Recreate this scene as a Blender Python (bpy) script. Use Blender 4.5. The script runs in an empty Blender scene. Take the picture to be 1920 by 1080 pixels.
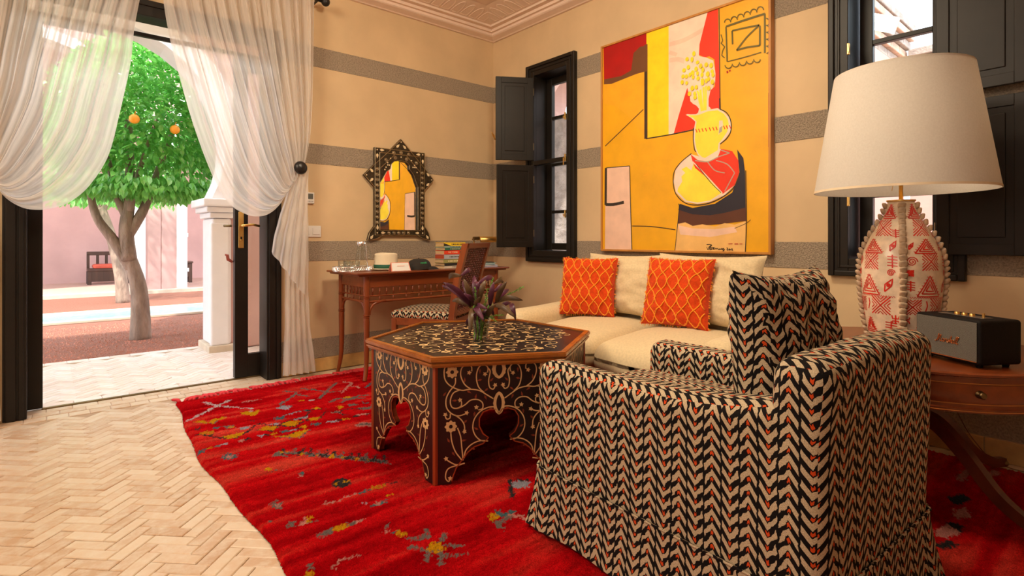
import bpy, math, random
import numpy as np
from mathutils import Vector, Matrix, noise
random.seed(7); np.random.seed(7)
PI = math.pi
C = bpy.context.scene.collection
def R(d): return math.radians(d)

# ------------------------------------------------------------------ camera, light, exposure
sc = bpy.context.scene
cam_d = bpy.data.cameras.new('camera'); cam = bpy.data.objects.new('camera', cam_d); C.objects.link(cam)
cam.location = (0, 0, 1.0); cam.rotation_euler = (R(90), 0, R(-40.7))
cam_d.sensor_width = 36; cam_d.lens = 36*1016/1920; cam_d.shift_y = -93/1920; cam_d.clip_start = .02
sc.camera = cam
sc.view_settings.view_transform = 'Standard'; sc.view_settings.look = 'None'
sc.view_settings.exposure = 0.0; sc.view_settings.gamma = 1; sc.view_settings.use_curve_mapping = False
w = bpy.data.worlds.new('sky'); sc.world = w; w.use_nodes = True
bg = w.node_tree.nodes['Background']; bg.inputs[0].default_value = (.80, .90, 1, 1); bg.inputs[1].default_value = SKY = 4.3
def lamp(name, typ, loc, power, col, size=1, size_y=None, rot=(0,0,0), **k):
    d = bpy.data.lights.new(name, typ); d.energy = power; d.color = col
    if typ == 'AREA':
        d.size = size
        if size_y: d.shape = 'RECTANGLE'; d.size_y = size_y
    elif typ == 'SUN': d.angle = R(1.5)
    else: d.shadow_soft_size = size
    o = bpy.data.objects.new(name, d); o.location = loc; o.rotation_euler = rot; C.objects.link(o)
    for a, b in k.items(): setattr(d, a, b)
    return o
def aim(o, t):
    o.rotation_euler = (Vector(t)-o.location).to_track_quat('-Z', 'Y').to_euler()
s = lamp('sun', 'SUN', (-4, 2, 9), 6.5, (1, .95, .86)); aim(s, (-4+3.2, 2+2.6, 9-5.6))
aim(lamp('ceiling_panel_light', 'AREA', (-.7, 2.0, 2.84), 72, (1, .84, .62), 1.1), (1.9, 2.4, .3))
aim(lamp('ceiling_spot_light', 'AREA', (1.5, 1.5, 2.84), 46, (1, .82, .58), .4), (1.9, 2.6, 0))
aim(lamp('added_door_fill', 'AREA', (.6, 4.95, 3.06), 85, (.84, .92, 1), 1.8, .5), (.7, 2.2, 0))  # hidden lamp added outside the door to boost daylight indoors
aim(lamp('rear_fill_light', 'AREA', (-2.0, .3, 1.9), 26, (1, .86, .70), 1.5), (2.5, 1.8, .7))  # added fill lamp, no window stands behind it

# ------------------------------------------------------------------ materials
class N:
    def __init__(s, nt, sock): s.nt = nt; s.k = sock
    def _m(s, op, *a):
        n = s.nt.nodes.new('ShaderNodeMath'); n.operation = op
        for i, v in enumerate((s,)+a):
            if isinstance(v, N): s.nt.links.new(v.k, n.inputs[i])
            else: n.inputs[i].default_value = v
        return N(s.nt, n.outputs[0])
    def __add__(s, o): return s._m('ADD', o)
    def __sub__(s, o): return s._m('SUBTRACT', o)
    def __mul__(s, o): return s._m('MULTIPLY', o)
    def __truediv__(s, o): return s._m('DIVIDE', o)
    def lt(s, o): return s._m('LESS_THAN', o)
    def gt(s, o): return s._m('GREATER_THAN', o)
    def floor(s): return s._m('FLOOR')
    def fract(s): return s._m('FRACT')
    def abs(s): return s._m('ABSOLUTE')
    def mod(s, o): return s._m('FLOORED_MODULO', o)
    def mn(s, o): return s._m('MINIMUM', o)
    def mx(s, o): return s._m('MAXIMUM', o)
def newmat(name, rough=.6, metal=0, spec=.5):
    m = bpy.data.materials.new(name); m.use_nodes = True; nt = m.node_tree; b = nt.nodes['Principled BSDF']
    b.inputs['Roughness'].default_value = rough; b.inputs['Metallic'].default_value = metal
    b.inputs['Specular IOR Level'].default_value = spec
    return m, nt, b
def L(nt, a, b): nt.links.new(a.k if isinstance(a, N) else a, b)
def coords(nt, kind='Object', scale=(1,1,1), rot=(0,0,0)):
    t = nt.nodes.new('ShaderNodeTexCoord'); mp = nt.nodes.new('ShaderNodeMapping')
    mp.inputs['Scale'].default_value = scale; mp.inputs['Rotation'].default_value = rot
    L(nt, t.outputs[kind], mp.inputs[0]); return mp.outputs[0]
def noise_n(nt, vec, scale, detail=4, rough=.55):
    n = nt.nodes.new('ShaderNodeTexNoise'); n.inputs['Scale'].default_value = scale
    n.inputs['Detail'].default_value = detail; n.inputs['Roughness'].default_value = rough
    L(nt, vec, n.inputs['Vector']); return n.outputs['Fac']
def ramp(nt, fac, stops):
    r = nt.nodes.new('ShaderNodeValToRGB'); e = r.color_ramp.elements
    while len(e) < len(stops): e.new(.5)
    for k, (p, c) in zip(e, stops): k.position = p; k.color = (*c, 1)
    L(nt, fac, r.inputs[0]); return r.outputs[0]
def mixc(nt, fac, a, b, blend='MIX'):
    n = nt.nodes.new('ShaderNodeMix'); n.data_type = 'RGBA'; n.blend_type = blend
    for i, v in ((0, fac), (6, a), (7, b)):
        if isinstance(v, N): L(nt, v, n.inputs[i])
        elif isinstance(v, tuple): n.inputs[i].default_value = (*v, 1)
        elif isinstance(v, (int, float)): n.inputs[i].default_value = v
        else: L(nt, v, n.inputs[i])
    return n.outputs[2]
def bump(nt, b, h, strength=.3, dist=.01):
    n = nt.nodes.new('ShaderNodeBump'); n.inputs['Strength'].default_value = strength; n.inputs['Distance'].default_value = dist
    L(nt, h, n.inputs['Height']); L(nt, n.outputs[0], b.inputs['Normal'])
def mat(name, col, rough=.6, metal=0, var=.12, vs=8, bs=0, bscale=60, bd=.004, spec=.5, stretch=(1,1,1)):
    m, nt, b = newmat(name, rough, metal, spec)
    v = coords(nt, scale=stretch); n = noise_n(nt, v, vs)
    lo = tuple(c*(1-var) for c in col); hi = tuple(min(1, c*(1+var)) for c in col)
    L(nt, ramp(nt, n, [(.3, lo), (.7, hi)]), b.inputs['Base Color'])
    if bs: bump(nt, b, noise_n(nt, v, bscale, 5), bs, bd)
    return m
def wood(name, c1, c2, axis=0, rough=.32, sc=14):
    m, nt, b = newmat(name, rough); st = [1,1,1]; st[axis] = .07
    v = coords(nt, scale=tuple(st)); n = noise_n(nt, v, sc, 8, .65)
    L(nt, ramp(nt, n, [(.25, c1), (.75, c2)]), b.inputs['Base Color']); bump(nt, b, n, .12, .003); return m
plaster = mat('tan_plaster', (.66, .485, .285), .75, vs=2.2, var=.09, bs=.15, bscale=9, bd=.01)
def roughcast(name, c1, c2):
    m, nt, b = newmat(name, .85); v = coords(nt); n = noise_n(nt, v, 110, 4, .65); n2 = noise_n(nt, v, 3)
    L(nt, ramp(nt, n, [(.36, c1), (.6, c2)]), b.inputs['Base Color']); bump(nt, b, n, 1.0, .03); return m
band_m = roughcast('roughcast_band', (.42, .335, .245), (.66, .54, .40))
white_plaster = mat('cornice_plaster', (.84, .66, .54), .7, var=.04)
black_paint = mat('charcoal_paint', (.013, .0095, .007), .42, var=.15, bs=.1, bscale=40, spec=.27)
brass = mat('brass', (.80, .52, .17), .36, 1, var=.05)
dark_brass = mat('aged_brass', (.22, .15, .07), .4, 1, var=.2)
chrome = mat('chrome', (.88, .88, .90), .26, 1, var=.02)
whitep = mat('white_plastic', (.80, .79, .76), .4, var=.02)
mahog = wood('mahogany', (.12, .022, .007), (.30, .070, .016), 0, .28)
mahog_v = wood('mahogany_upright', (.13, .024, .008), (.30, .072, .018), 2, .28)
dmahog = wood('dark_mahogany', (.06, .012, .006), (.16, .035, .012), 0, .28)
edge_w = wood('table_edging', (.22, .058, .008), (.44, .14, .02), 0, .25)
red_wood = mat('red_edge_wood', (.30, .05, .015), .3, var=.2, stretch=(1,1,.1))
cream = (.74, .60, .38)
def fabric(name, col, bscale=260, bs=.5, bd=.0015, var=.06):
    m, nt, b = newmat(name, .9, spec=.2); v = coords(nt); n = noise_n(nt, v, bscale, 3); n2 = noise_n(nt, v, 90, 3)
    lo = tuple(c*(1-var) for c in col); hi = tuple(min(1, c*(1+var)) for c in col)
    L(nt, ramp(nt, n2, [(.3, lo), (.7, hi)]), b.inputs['Base Color']); bump(nt, b, n, bs, bd)
    b.inputs['Sheen Weight'].default_value = .15
    return m
sofa_m = fabric('cream_boucle', (.69, .555, .34), var=.09)
orange_m = fabric('orange_linen', (.62, .055, .004), var=.15)
cord_m = fabric('orange_cord', (.90, .32, .02))
def glassm(name, tint=(1,1,1), rough=0, refl=.12):
    m = bpy.data.materials.new(name); m.use_nodes = True; nt = m.node_tree; nt.nodes.clear()
    o = nt.nodes.new('ShaderNodeOutputMaterial'); t = nt.nodes.new('ShaderNodeBsdfTransparent'); g = nt.nodes.new('ShaderNodeBsdfGlossy')
    t.inputs[0].default_value = (*tint, 1); g.inputs['Roughness'].default_value = rough
    lw = nt.nodes.new('ShaderNodeLayerWeight'); lw.inputs[0].default_value = .5; x = nt.nodes.new('ShaderNodeMixShader')
    fc = N(nt, lw.outputs['Facing'])._m('POWER', 3.2)*(.35+refl)+.035; L(nt, fc, x.inputs[0]); L(nt, t.outputs[0], x.inputs[1]); L(nt, g.outputs[0], x.inputs[2]); L(nt, x.outputs[0], o.inputs[0]); return m
pane_m = glassm('window_glass', (.97, .99, .98)); ware_m = glassm('clear_glassware', (.93, .95, .94), .02, .35)
# zigzag upholstery
def zigzag():
    m, nt, b = newmat('zigzag_upholstery', .92, spec=.15)
    uv = nt.nodes.new('ShaderNodeUVMap'); sp = nt.nodes.new('ShaderNodeSeparateXYZ'); 
    nz = nt.nodes.new('ShaderNodeTexNoise'); nz.inputs['Scale'].default_value = 55; L(nt, uv.outputs[0], nz.inputs['Vector'])
    L(nt, uv.outputs[0], sp.inputs[0]); wob = (N(nt, nz.outputs['Fac'])-.5)*.012
    u = N(nt, sp.outputs[0])+wob; v = N(nt, sp.outputs[1])+wob*.8
    P, Q = .0465, .0325
    uc = u/P; col = uc.floor(); s = uc.fract(); par = col.mod(2)
    rnd = ((col*12.9898)._m('SINE')*43758.5).fract()
    peak = (s-.52).abs()
    sign = par*2-1
    vv = v/Q + sign*peak*1.78 + par*.72 + rnd*.10
    f = vv.fract()
    band = f.lt(.50)
    keep = peak.lt(.45)
    creamf = band*keep
    of = (f-.5)*sign
    tri = (of-(.5*0)).abs()
    orange = (f.gt(.63)*f.lt(.88))*peak.lt(.082)
    n = noise_n(nt, coords(nt, 'UV'), 420, 2)
    ccol = ramp(nt, n, [(.25, (.34, .25, .15)), (.7, (.66, .54, .37))])
    c1 = mixc(nt, creamf, (.008, .006, .006), ccol)
    c2 = mixc(nt, orange, c1, (.62, .07, .012))
    L(nt, c2, b.inputs['Base Color']); h = creamf*.8 + N(nt, n)*.5
    bump(nt, b, h, .7, .003); return m
zig = zigzag()
def tile_mat(name, c1, c2, c3):
    m, nt, b = newmat(name, .38, spec=.6); a = nt.nodes.new('ShaderNodeAttribute'); a.attribute_name = 'tint'
    v = coords(nt, 'Object'); n = noise_n(nt, v, 14, 6, .65); n3 = noise_n(nt, v, 60, 3)
    g = nt.nodes.new('ShaderNodeNewGeometry')
    nw = noise_n(nt, g.outputs['Position'], 22, 5, .65)
    base = ramp(nt, a.outputs['Fac'], [(.0, c1), (.5, c2), (1, c3)])
    L(nt, mixc(nt, ramp(nt, nw, [(.42, (0,0,0)), (.70, (.8,.8,.8))]), base, (.68, .58, .46)), b.inputs['Base Color'])
    bump(nt, b, noise_n(nt, g.outputs['Position'], 45, 4), .15, .003); return m
tile_m = tile_mat('terracotta_tile', (.50, .31, .18), (.60, .42, .275), (.66, .51, .365))
grout = mat('grout', (.42, .28, .17), .9)

# ------------------------------------------------------------------ mesh builder
class M:
    def __init__(s, xf=None): s.v = []; s.f = []; s.mi = []; s.uv = []; s.xf = xf or Matrix(); s.m = 0
    def add(s, vs, fs, m=None, uvs=None):
        o = len(s.v); s.v += [tuple(s.xf @ Vector(p)) for p in vs]
        for i, f in enumerate(fs):
            s.f.append(tuple(o+k for k in f)); s.mi.append(s.m if m is None else m); s.uv.append(uvs[i] if uvs else None)
        return s
    def box(s, x0, y0, z0, x1, y1, z1, bev=0, m=None):
        if not bev:
            return s.add([(x0,y0,z0),(x1,y0,z0),(x1,y1,z0),(x0,y1,z0),(x0,y0,z1),(x1,y0,z1),(x1,y1,z1),(x0,y1,z1)],
                         [(0,3,2,1),(4,5,6,7),(0,1,5,4),(1,2,6,5),(2,3,7,6),(3,0,4,7)], m)
        return s.rbox((x0+x1)/2, (y0+y1)/2, (z0+z1)/2, abs(x1-x0), abs(y1-y0), abs(z1-z0), bev, m=m)
    def rbox(s, cx, cy, cz, sx, sy, sz, r, seg=2, sub=0, fn=None, m=None):
        h = (sx/2, sy/2, sz/2); r = min(r, min(h)*.999)
        def ax(a):
            q = [ -h[a]+r*(1-math.cos(PI/2*i/seg)) if 0 else -h[a]+r*i/seg for i in range(seg)]
            mid = [-(h[a]-r)+2*(h[a]-r)*i/(sub+1) for i in range(sub+2)]
            return q+mid+[-t for t in reversed(q)]
        g = [ax(0), ax(1), ax(2)]; idx = {}; vs = []; fs = []
        def vid(p):
            k = tuple(round(c, 5) for c in p)
            if k not in idx:
                inn = [max(-(h[a]-r), min(h[a]-r, p[a])) for a in range(3)]
                d = Vector([p[a]-inn[a] for a in range(3)])
                if d.length > 1e-9: d = d.normalized()*r
                q = Vector(inn)+d+Vector((cx, cy, cz)); idx[k] = len(vs); vs.append(tuple(fn(q) if fn else q))
            return idx[k]
        for a in range(3):
            b, c = (a+1) % 3, (a+2) % 3
            for sg in (-1, 1):
                for i in range(len(g[b])-1):
                    for j in range(len(g[c])-1):
                        q = []
                        for (ii, jj) in ((i,j),(i+1,j),(i+1,j+1),(i,j+1)):
                            p = [0,0,0]; p[a] = sg*h[a]; p[b] = g[b][ii]; p[c] = g[c][jj]; q.append(vid(p))
                        if sg < 0: q.reverse()
                        if len(set(q)) == 4: fs.append(tuple(q))
        return s.add(vs, fs, m)
    def tube(s, pts, r, n=8, m=None, cap=True, flat=1.0):
        pts = [Vector(p) for p in pts]; K = len(pts); rs = r if isinstance(r, (list, tuple)) else [r]*K
        t0 = (pts[1]-pts[0]).normalized(); up = Vector((0,0,1)) if abs(t0.z) < .9 else Vector((1,0,0))
        a = t0.cross(up).normalized(); vs = []; fs = []
        for i in range(K):
            t = (pts[min(i+1, K-1)]-pts[max(i-1, 0)]).normalized(); a = (a-t*a.dot(t)).normalized(); b = t.cross(a)
            for j in range(n):
                an = 2*PI*j/n; vs.append(tuple(pts[i]+(a*math.cos(an)+b*math.sin(an)*flat)*rs[i]))
        for i in range(K-1):
            for j in range(n): k = (j+1) % n; fs.append((i*n+j, i*n+k, (i+1)*n+k, (i+1)*n+j))
        if cap: fs.append(tuple(range(n))[::-1]); fs.append(tuple(range((K-1)*n, K*n)))
        return s.add(vs, fs, m)
    def lathe(s, prof, c=(0,0,0), n=24, m=None, ell=1.0):
        vs = []; fs = []; K = len(prof)
        for r, z in prof:
            for j in range(n): a = 2*PI*j/n; vs.append((c[0]+r*math.cos(a), c[1]+r*math.sin(a)*ell, c[2]+z))
        for i in range(K-1):
            for j in range(n): k = (j+1) % n; fs.append((i*n+j, i*n+k, (i+1)*n+k, (i+1)*n+j))
        if prof[0][0] > 1e-6: fs.append(tuple(range(n))[::-1])
        if prof[-1][0] > 1e-6: fs.append(tuple(range((K-1)*n, K*n)))
        return s.add(vs, fs, m)
    def grid(s, fn, nu, nv, m=None, cu=False, uv=False):
        vs = [tuple(fn(i/nu, j/nv)) for j in range(nv+1) for i in range(nu+1)]; fs = []; us = []
        for j in range(nv):
            for i in range(nu):
                a = j*(nu+1)+i; fs.append((a, a+1, a+nu+2, a+nu+1)); us.append([(i/nu,j/nv),((i+1)/nu,j/nv),((i+1)/nu,(j+1)/nv),(i/nu,(j+1)/nv)])
        return s.add(vs, fs, m, us if uv else None)
    def prism(s, poly, mp, d0, d1, m=None, side=True):
        n = len(poly); vs = [mp(a, b, d0) for a, b in poly]+[mp(a, b, d1) for a, b in poly]
        fs = [tuple(range(n))[::-1], tuple(range(n, 2*n))]
        if side: fs += [(i, (i+1) % n, n+(i+1) % n, n+i) for i in range(n)]
        return s.add(vs, fs, m)
    def ribbon(s, pts, w, mp, d=0, m=None, taper=False):
        P = [Vector((a, b)) for a, b in pts]; vs = []; K = len(P)
        if K < 2: return s
        for i in range(K):
            t = P[min(i+1, K-1)]-P[max(i-1, 0)]; t = t.normalized() if t.length > 1e-9 else Vector((1,0)); nn = Vector((-t.y, t.x))*w/2
            if taper and i in (0, K-1): nn *= .3
            a, b = P[i]+nn, P[i]-nn; vs += [mp(a.x, a.y, d), mp(b.x, b.y, d)]
        return s.add(vs, [(2*i, 2*i+1, 2*i+3, 2*i+2) for i in range(K-1)], m)
    def sphere(s, c, r, n=12, m=None, sq=(1,1,1)):
        k = max(4, n//2); prof = [(math.sin(PI*i/k)*1.0, -math.cos(PI*i/k)) for i in range(k+1)]
        vs = [(c[0]+a*math.cos(2*PI*j/n)*r*sq[0], c[1]+a*math.sin(2*PI*j/n)*r*sq[1], c[2]+b*r*sq[2]) for a, b in prof for j in range(n)]
        fs = [(i*n+j, i*n+(j+1) % n, (i+1)*n+(j+1) % n, (i+1)*n+j) for i in range(k) for j in range(n)]
        return s.add(vs, fs, m)
    def mesh(s, name, mats, off=(0,0,0), smooth=False, uvbox=False, uvs=1.0):
        me = bpy.data.meshes.new(name); ox, oy, oz = off
        me.from_pydata([(x-ox, y-oy, z-oz) for x, y, z in s.v], [], s.f)
        mats = mats if isinstance(mats, (list, tuple)) else [mats]
        for k in mats: me.materials.append(k)
        if len(mats) > 1: me.polygons.foreach_set('material_index', s.mi)
        if smooth: me.polygons.foreach_set('use_smooth', [True]*len(me.polygons))
        if uvbox or any(u is not None for u in s.uv):
            ul = me.uv_layers.new(name='UVMap'); k = 0
            for p in me.polygons:
                u = s.uv[p.index]; nx, ny, nz = (abs(c) for c in p.normal)
                for q, vi in enumerate(p.vertices):
                    co = me.vertices[vi].co
                    if u is not None: c = u[q]
                    elif nz > nx and nz > ny: c = (co.x, co.y)
                    elif nx > ny: c = (co.y, co.z)
                    else: c = (co.x, co.z)
                    ul.data[p.loop_start+q].uv = c
        return me
SM = dict(smooth=True)
def link(name, me, parent=None, loc=None, rot=None):
    o = bpy.data.objects.new(name, me); C.objects.link(o)
    if parent: o.parent = parent
    if loc is not None: o.location = loc
    if rot is not None: o.rotation_euler = rot
    return o
def worldloc(o):
    v = Vector((0,0,0))
    while o: v = v+o.location; o = o.parent
    return v
def part(name, b, mats, parent=None, world=False, angle=None, **k):
    off = worldloc(parent) if (world and parent) else (0,0,0)
    o = link(name, b.mesh(name, mats, off, **k), parent)
    if k.get('smooth') and angle is not None: o.data.set_sharp_from_angle(angle=R(angle))
    return o
def tag(o, label=None, cat=None, group=None, kind=None):
    if label: o['label'] = label
    if cat: o['category'] = cat
    if group: o['group'] = group
    if kind: o['kind'] = kind
    return o
def thing(name, label, cat, loc=(0,0,0), rz=0, group=None, kind=None):
    o = bpy.data.objects.new(name, None); C.objects.link(o); o.empty_display_size = .05
    o.location = loc; o.rotation_euler = (0, 0, rz); return tag(o, label, cat, group, kind)
def struct(name, b, m, parent=None, **k):
    o = part(name, b, m, parent, **k)
    if not parent: o['kind'] = 'structure'
    return o
def smoothpts(pts, n=6):
    P = [Vector(p) for p in pts]; out = []
    for i in range(len(P)-1):
        a, b, c, d = P[max(i-1,0)], P[i], P[i+1], P[min(i+2, len(P)-1)]
        for k in range(n):
            t = k/n; out.append(tuple(.5*((2*b)+(c-a)*t+(2*a-5*b+4*c-d)*t*t+(3*b-a-3*c+d)*t**3)))
    out.append(tuple(P[-1])); return out
def lerpc(cps, t):
    K = len(cps)-1; f = min(max(t, 0), .99999)*K; i = int(f); f -= i
    a, b, c, d = (Vector(cps[max(i-1,0)]), Vector(cps[i]), Vector(cps[i+1]), Vector(cps[min(i+2, K)]))
    return .5*((2*b)+(c-a)*f+(2*a-5*b+4*c-d)*f*f+(3*b-a-3*c+d)*f**3)
# ------------------------------------------------------------------ room shell
WN, WE = 4.05, 3.25; BANDS = [(.10, .25), (.83, .98), (1.56, 1.71), (2.29, 2.44)]
X0, Y0, ZC = -2.4, -2.6, 2.99
DX0, DX1, DZ = -.16, 1.25, 2.42
WIN = [(2.97, 3.55, 1), (.53, 1.11, 2)]; WZ0, WZ1 = .80, 2.51
b = M(); b.box(X0-.2, WN, -.05, DX0, WN+.2, 3.2); b.box(DX1, WN, -.05, WE+.2, WN+.2, 3.2); b.box(DX0, WN, DZ, DX1, WN+.2, 3.2)
wall_n = struct('wall_north', b, plaster)
b = M(); ys = [Y0-.2]+sorted([WIN[1][0]+.07, WIN[1][1]-.07, WIN[0][0]+.07, WIN[0][1]-.07])+[WN]
for i in range(0, 5, 2): b.box(WE, ys[i], -.05, WE+.22, ys[i+1], 3.2)
for i in (1, 3): b.box(WE, ys[i], -.05, WE+.22, ys[i+1], WZ0+.07); b.box(WE, ys[i], WZ1-.07, WE+.22, ys[i+1], 3.2)
wall_e = struct('wall_east', b, plaster)
b = M(); b.box(X0-.2, Y0, -.05, X0, WN, 3.2); struct('wall_west', b, plaster)
b = M(); b.box(X0-.2, Y0-.2, -.05, WE, Y0, 3.2); struct('wall_south', b, plaster)
for z0, z1 in BANDS:
    for x0, x1 in ((X0, DX0-.08), (DX1+.02, WE)):
        if z0 < 2.2 or True:
            b = M(); b.box(x0, WN-.004, z0, x1, WN+.002, z1, .002); part('plaster_band', b, band_m, wall_n)
    segs = [(Y0, WIN[1][0]), (WIN[1][1], WIN[0][0]), (WIN[0][1], WN)] if z1 > .9 else [(Y0, WN)]
    if z0 < .3: segs = [(Y0, WN)]
    for y0, y1 in segs:
        b = M(); b.box(WE-.004, y0, z0, WE+.002, y1, z1, .002); part('plaster_band', b, band_m, wall_e)
# ceiling with stepped cornice and leaf reliefs
b = M(); b.box(X0-.2, Y0-.2, ZC, WE+.2, WN+.2, 3.25); ceil = struct('ceiling', b, white_plaster)
def ring(prof, name):
    b = M(); n = len(prof); cs = [(WE, WN, -1, -1), (WE, Y0, -1, 1), (X0, Y0, 1, 1), (X0, WN, 1, -1)]; vs = []
    for cx, cy, sx, sy in cs: vs += [(cx+sx*k, cy+sy*k, z) for k, z in prof]
    fs = [(i*n+j, i*n+(j+1) % n, ((i+1) % 4)*n+(j+1) % n, ((i+1) % 4)*n+j) for i in range(4) for j in range(n)]
    b.add(vs, fs); return part(name, b, white_plaster, ceil)
ring([(0, 2.866), (.02, 2.866), (.03, 2.872), (.085, 2.885), (.095, 2.892), (.095, 2.912), (0, 2.912)], 'cornice_moulding')
ring([(.0, 2.912), (.12, 2.912), (.12, 2.945), (0, 2.945)], 'cornice_cove')
ring([(.0, 2.945), (.13, 2.935), (.165, 2.935), (.17, 2.95), (.40, ZC-.002), (0, ZC-.001)], 'cornice_slope')
lf = M(); NL = 9
prof = [(0, -.042), (.02, -.045), (.09, -.044), (.14, -.034), (.165, -.018), (.175, 0), (.165, .018), (.14, .034), (.09, .044), (.02, .045), (0, .042)]
n = len(prof); vs = [(a, bb, 0) for a, bb in prof]+[(a*.93+.002, bb*.82, -.005) for a, bb in prof]+[(a*.8+.004, bb*.6, -.003) for a, bb in prof]
lf.add(vs, [(i, (i+1) % n, n+(i+1) % n, n+i) for i in range(n)]+[(n+i, n+(i+1) % n, 2*n+(i+1) % n, 2*n+i) for i in range(n)]+[tuple(range(2*n, 3*n))])
lme = lf.mesh('leaf_relief', white_plaster, smooth=False); sl = math.atan2(.038, .23)
for i in range(24):
    k = .27+.096*i
    for o_, r_ in (((WE-k-.03, WN-.19, 2.955), -90), ((WE-.19, WN-k-.03, 2.955), 180)):
        o = link('leaf_relief', lme, ceil, o_); o.rotation_euler = (0, -sl, R(r_))
# baseboards: tan tiles
bt = mat('skirting_tile', (.60, .36, .13), .45, var=.22, vs=10, bs=.3, bscale=30)
def skirt(name, p0, p1, out):
    r = thing(name, None, None, (0,0,0), kind='structure'); p0, p1 = Vector(p0), Vector(p1); n = max(1, round((p1-p0).length/.21))
    for i in range(n):
        a = p0.lerp(p1, i/n); c = p0.lerp(p1, (i+1)/n); d = (c-a).normalized()*.0015; a = a+d; c = c-d; q = c+Vector(out)*.014
        b = M(); b.box(min(a.x, q.x), min(a.y, q.y), 0, max(a.x, q.x), max(a.y, q.y), .097+random.uniform(-.001, .001), .003); part('tile', b, bt, r)
skirt('baseboard_north', (DX1+.05, WN, 0), (WE-.02, WN, 0), (0, -1, 0)); skirt('baseboard_east', (WE, .05, 0), (WE, WN-.02, 0), (-1, 0, 0)); skirt('baseboard_west', (-1.2, WN, 0), (DX0-.07, WN, 0), (0, -1, 0))

# ------------------------------------------------------------------ herringbone floor
W_ = .0485; Lb = 3*W_
def tile_geo(b, L_, Wd, x, y, ang, z=0.0, tilt=(0,0), g=.0022, uvt=None):
    ca, sa = math.cos(ang), math.sin(ang); hx, hy = L_/2-g/2, Wd/2-g/2; e = .003
    def P(px, py, pz): return (x+ca*px-sa*py, y+sa*px+ca*py, pz+z+tilt[0]*px+tilt[1]*py)
    vs = [P(a*hx, c*hy, -.012) for a, c in ((-1,-1),(1,-1),(1,1),(-1,1))]+[P(a*hx, c*hy, -.0025) for a, c in ((-1,-1),(1,-1),(1,1),(-1,1))]+[P(a*(hx-e), c*(hy-e), 0) for a, c in ((-1,-1),(1,-1),(1,1),(-1,1))]
    b.add(vs, [(0,1,5,4),(1,2,6,5),(2,3,7,6),(3,0,4,7),(4,5,9,8),(5,6,10,9),(6,7,11,10),(7,4,8,11),(8,9,10,11)])
def tint(me, vals, per):
    a = me.attributes.new('tint', 'FLOAT', 'FACE'); a.data.foreach_set('value', np.repeat(np.array(vals, dtype=np.float32), per))
tile_meshes = []
for i in range(10):
    b = M(); tile_geo(b, Lb, W_, 0, 0, 0, 0, (random.uniform(-.012, .012), random.uniform(-.03, .03))); me = b.mesh('tile', tile_m); tint(me, [random.random()], 9); tile_meshes.append(me)
def herring(x0, y0, x1, y1):
    ca = math.cos(R(45)); out = []
    n = int(12/W_)
    for i in range(-n//2, n//2):
        for j in range(-n//2, n//2):
            k = (i-j) % 6
            if k == 0: p, q, a = (i+1.5)*W_, (j+.5)*W_, 45
            elif k == 5: p, q, a = (i+.5)*W_, (j+1.5)*W_, 135
            else: continue
            x, y = (p-q)*ca+1.0, (p+q)*ca+2.0
            if x0 < x < x1 and y0 < y < y1: out.append((x, y, R(a)))
    return out
S40, C40 = math.sin(R(40.7)), math.cos(R(40.7))
def pix(x, y, z=0):
    d = S40*x+C40*y
    return (960+1016*(C40*x-S40*y)/d, 447-(z-1)*1016/d, d) if d > .05 else (-1, -1, -1)
b = M(); b.box(X0-.2, Y0-.2, -.06, WE+.2, 4.2, -.006); floor = struct('floor', b, grout)
tl = herring(X0+.05, Y0+.05, WE-.05, 3.92)
def vis(t):
    u, v, d = pix(t[0], t[1]); return d > 0 and -20 < u < 1930 and 600 < v < 1100 and not (t[0] > .66 and t[1] > .3 and t[1] < 3.7)
near = sorted([t for t in tl if vis(t)], key=lambda t: pix(t[0], t[1])[2])[:285]; ns = set(near)
for i, (x, y, a) in enumerate(near):
    o = link('tile', tile_meshes[i*7 % 10], floor, (x, y, random.uniform(-.0012, .0008))); o.rotation_euler = (0, 0, a+(PI if random.random() < .5 else 0))
b = M(); tv = []
for t in tl:
    if t in ns or (t[0] > .8 and .6 < t[1] < 3.5 and t[0] < 2.9): continue
    tile_geo(b, Lb, W_, t[0], t[1], t[2], random.uniform(-.0012, .0008), (random.uniform(-.01, .01), random.uniform(-.02, .02))); tv.append(random.random())
yb = [(X0+.05+.096*i, 3.975) for i in range(56)]
for x, y in yb: tile_geo(b, .096, .08, x, y, 0); tv.append(random.random())
for i in range(12):
    for j in range(2): tile_geo(b, .12, .075, -.12+.12*i+(j*.06), 4.07+.078*j, 0, -.001); tv.append(random.random())
me = b.mesh('floor_tiles', tile_m); tint(me, tv, 9); o = link('floor_tiles', me, floor); o['kind'] = 'stuff'
# ------------------------------------------------------------------ terrace and courtyard
terr_tile = tile_mat('weathered_terrace_tile', (.66, .50, .44), (.76, .64, .58), (.80, .72, .68))
b = M(); b.box(-3.5, 4.2, -.08, 5.2, 5.76, -.010); terr = struct('terrace', b, grout)
b = M(); tv = []
for t in herring(-1.2, 4.33, 2.6, 5.62):
    tile_geo(b, Lb, W_, t[0], t[1], t[2], -.004+random.uniform(-.001, .001), (random.uniform(-.01, .01), random.uniform(-.02, .02))); tv.append(random.random())
for i in range(30):
    for yy in (4.285, 5.69): tile_geo(b, .14, .10, -1.2+.14*i, yy, 0, -.004); tv.append(random.random())
me = b.mesh('terrace_tiles', terr_tile); tint(me, tv, 9); o = link('terrace_tiles', me, terr); o['kind'] = 'stuff'
b = M(); b.box(-.02, 4.19, -.006, 1.24, 4.215, .006, .002); struct('trim_1', b, dark_brass)
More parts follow.
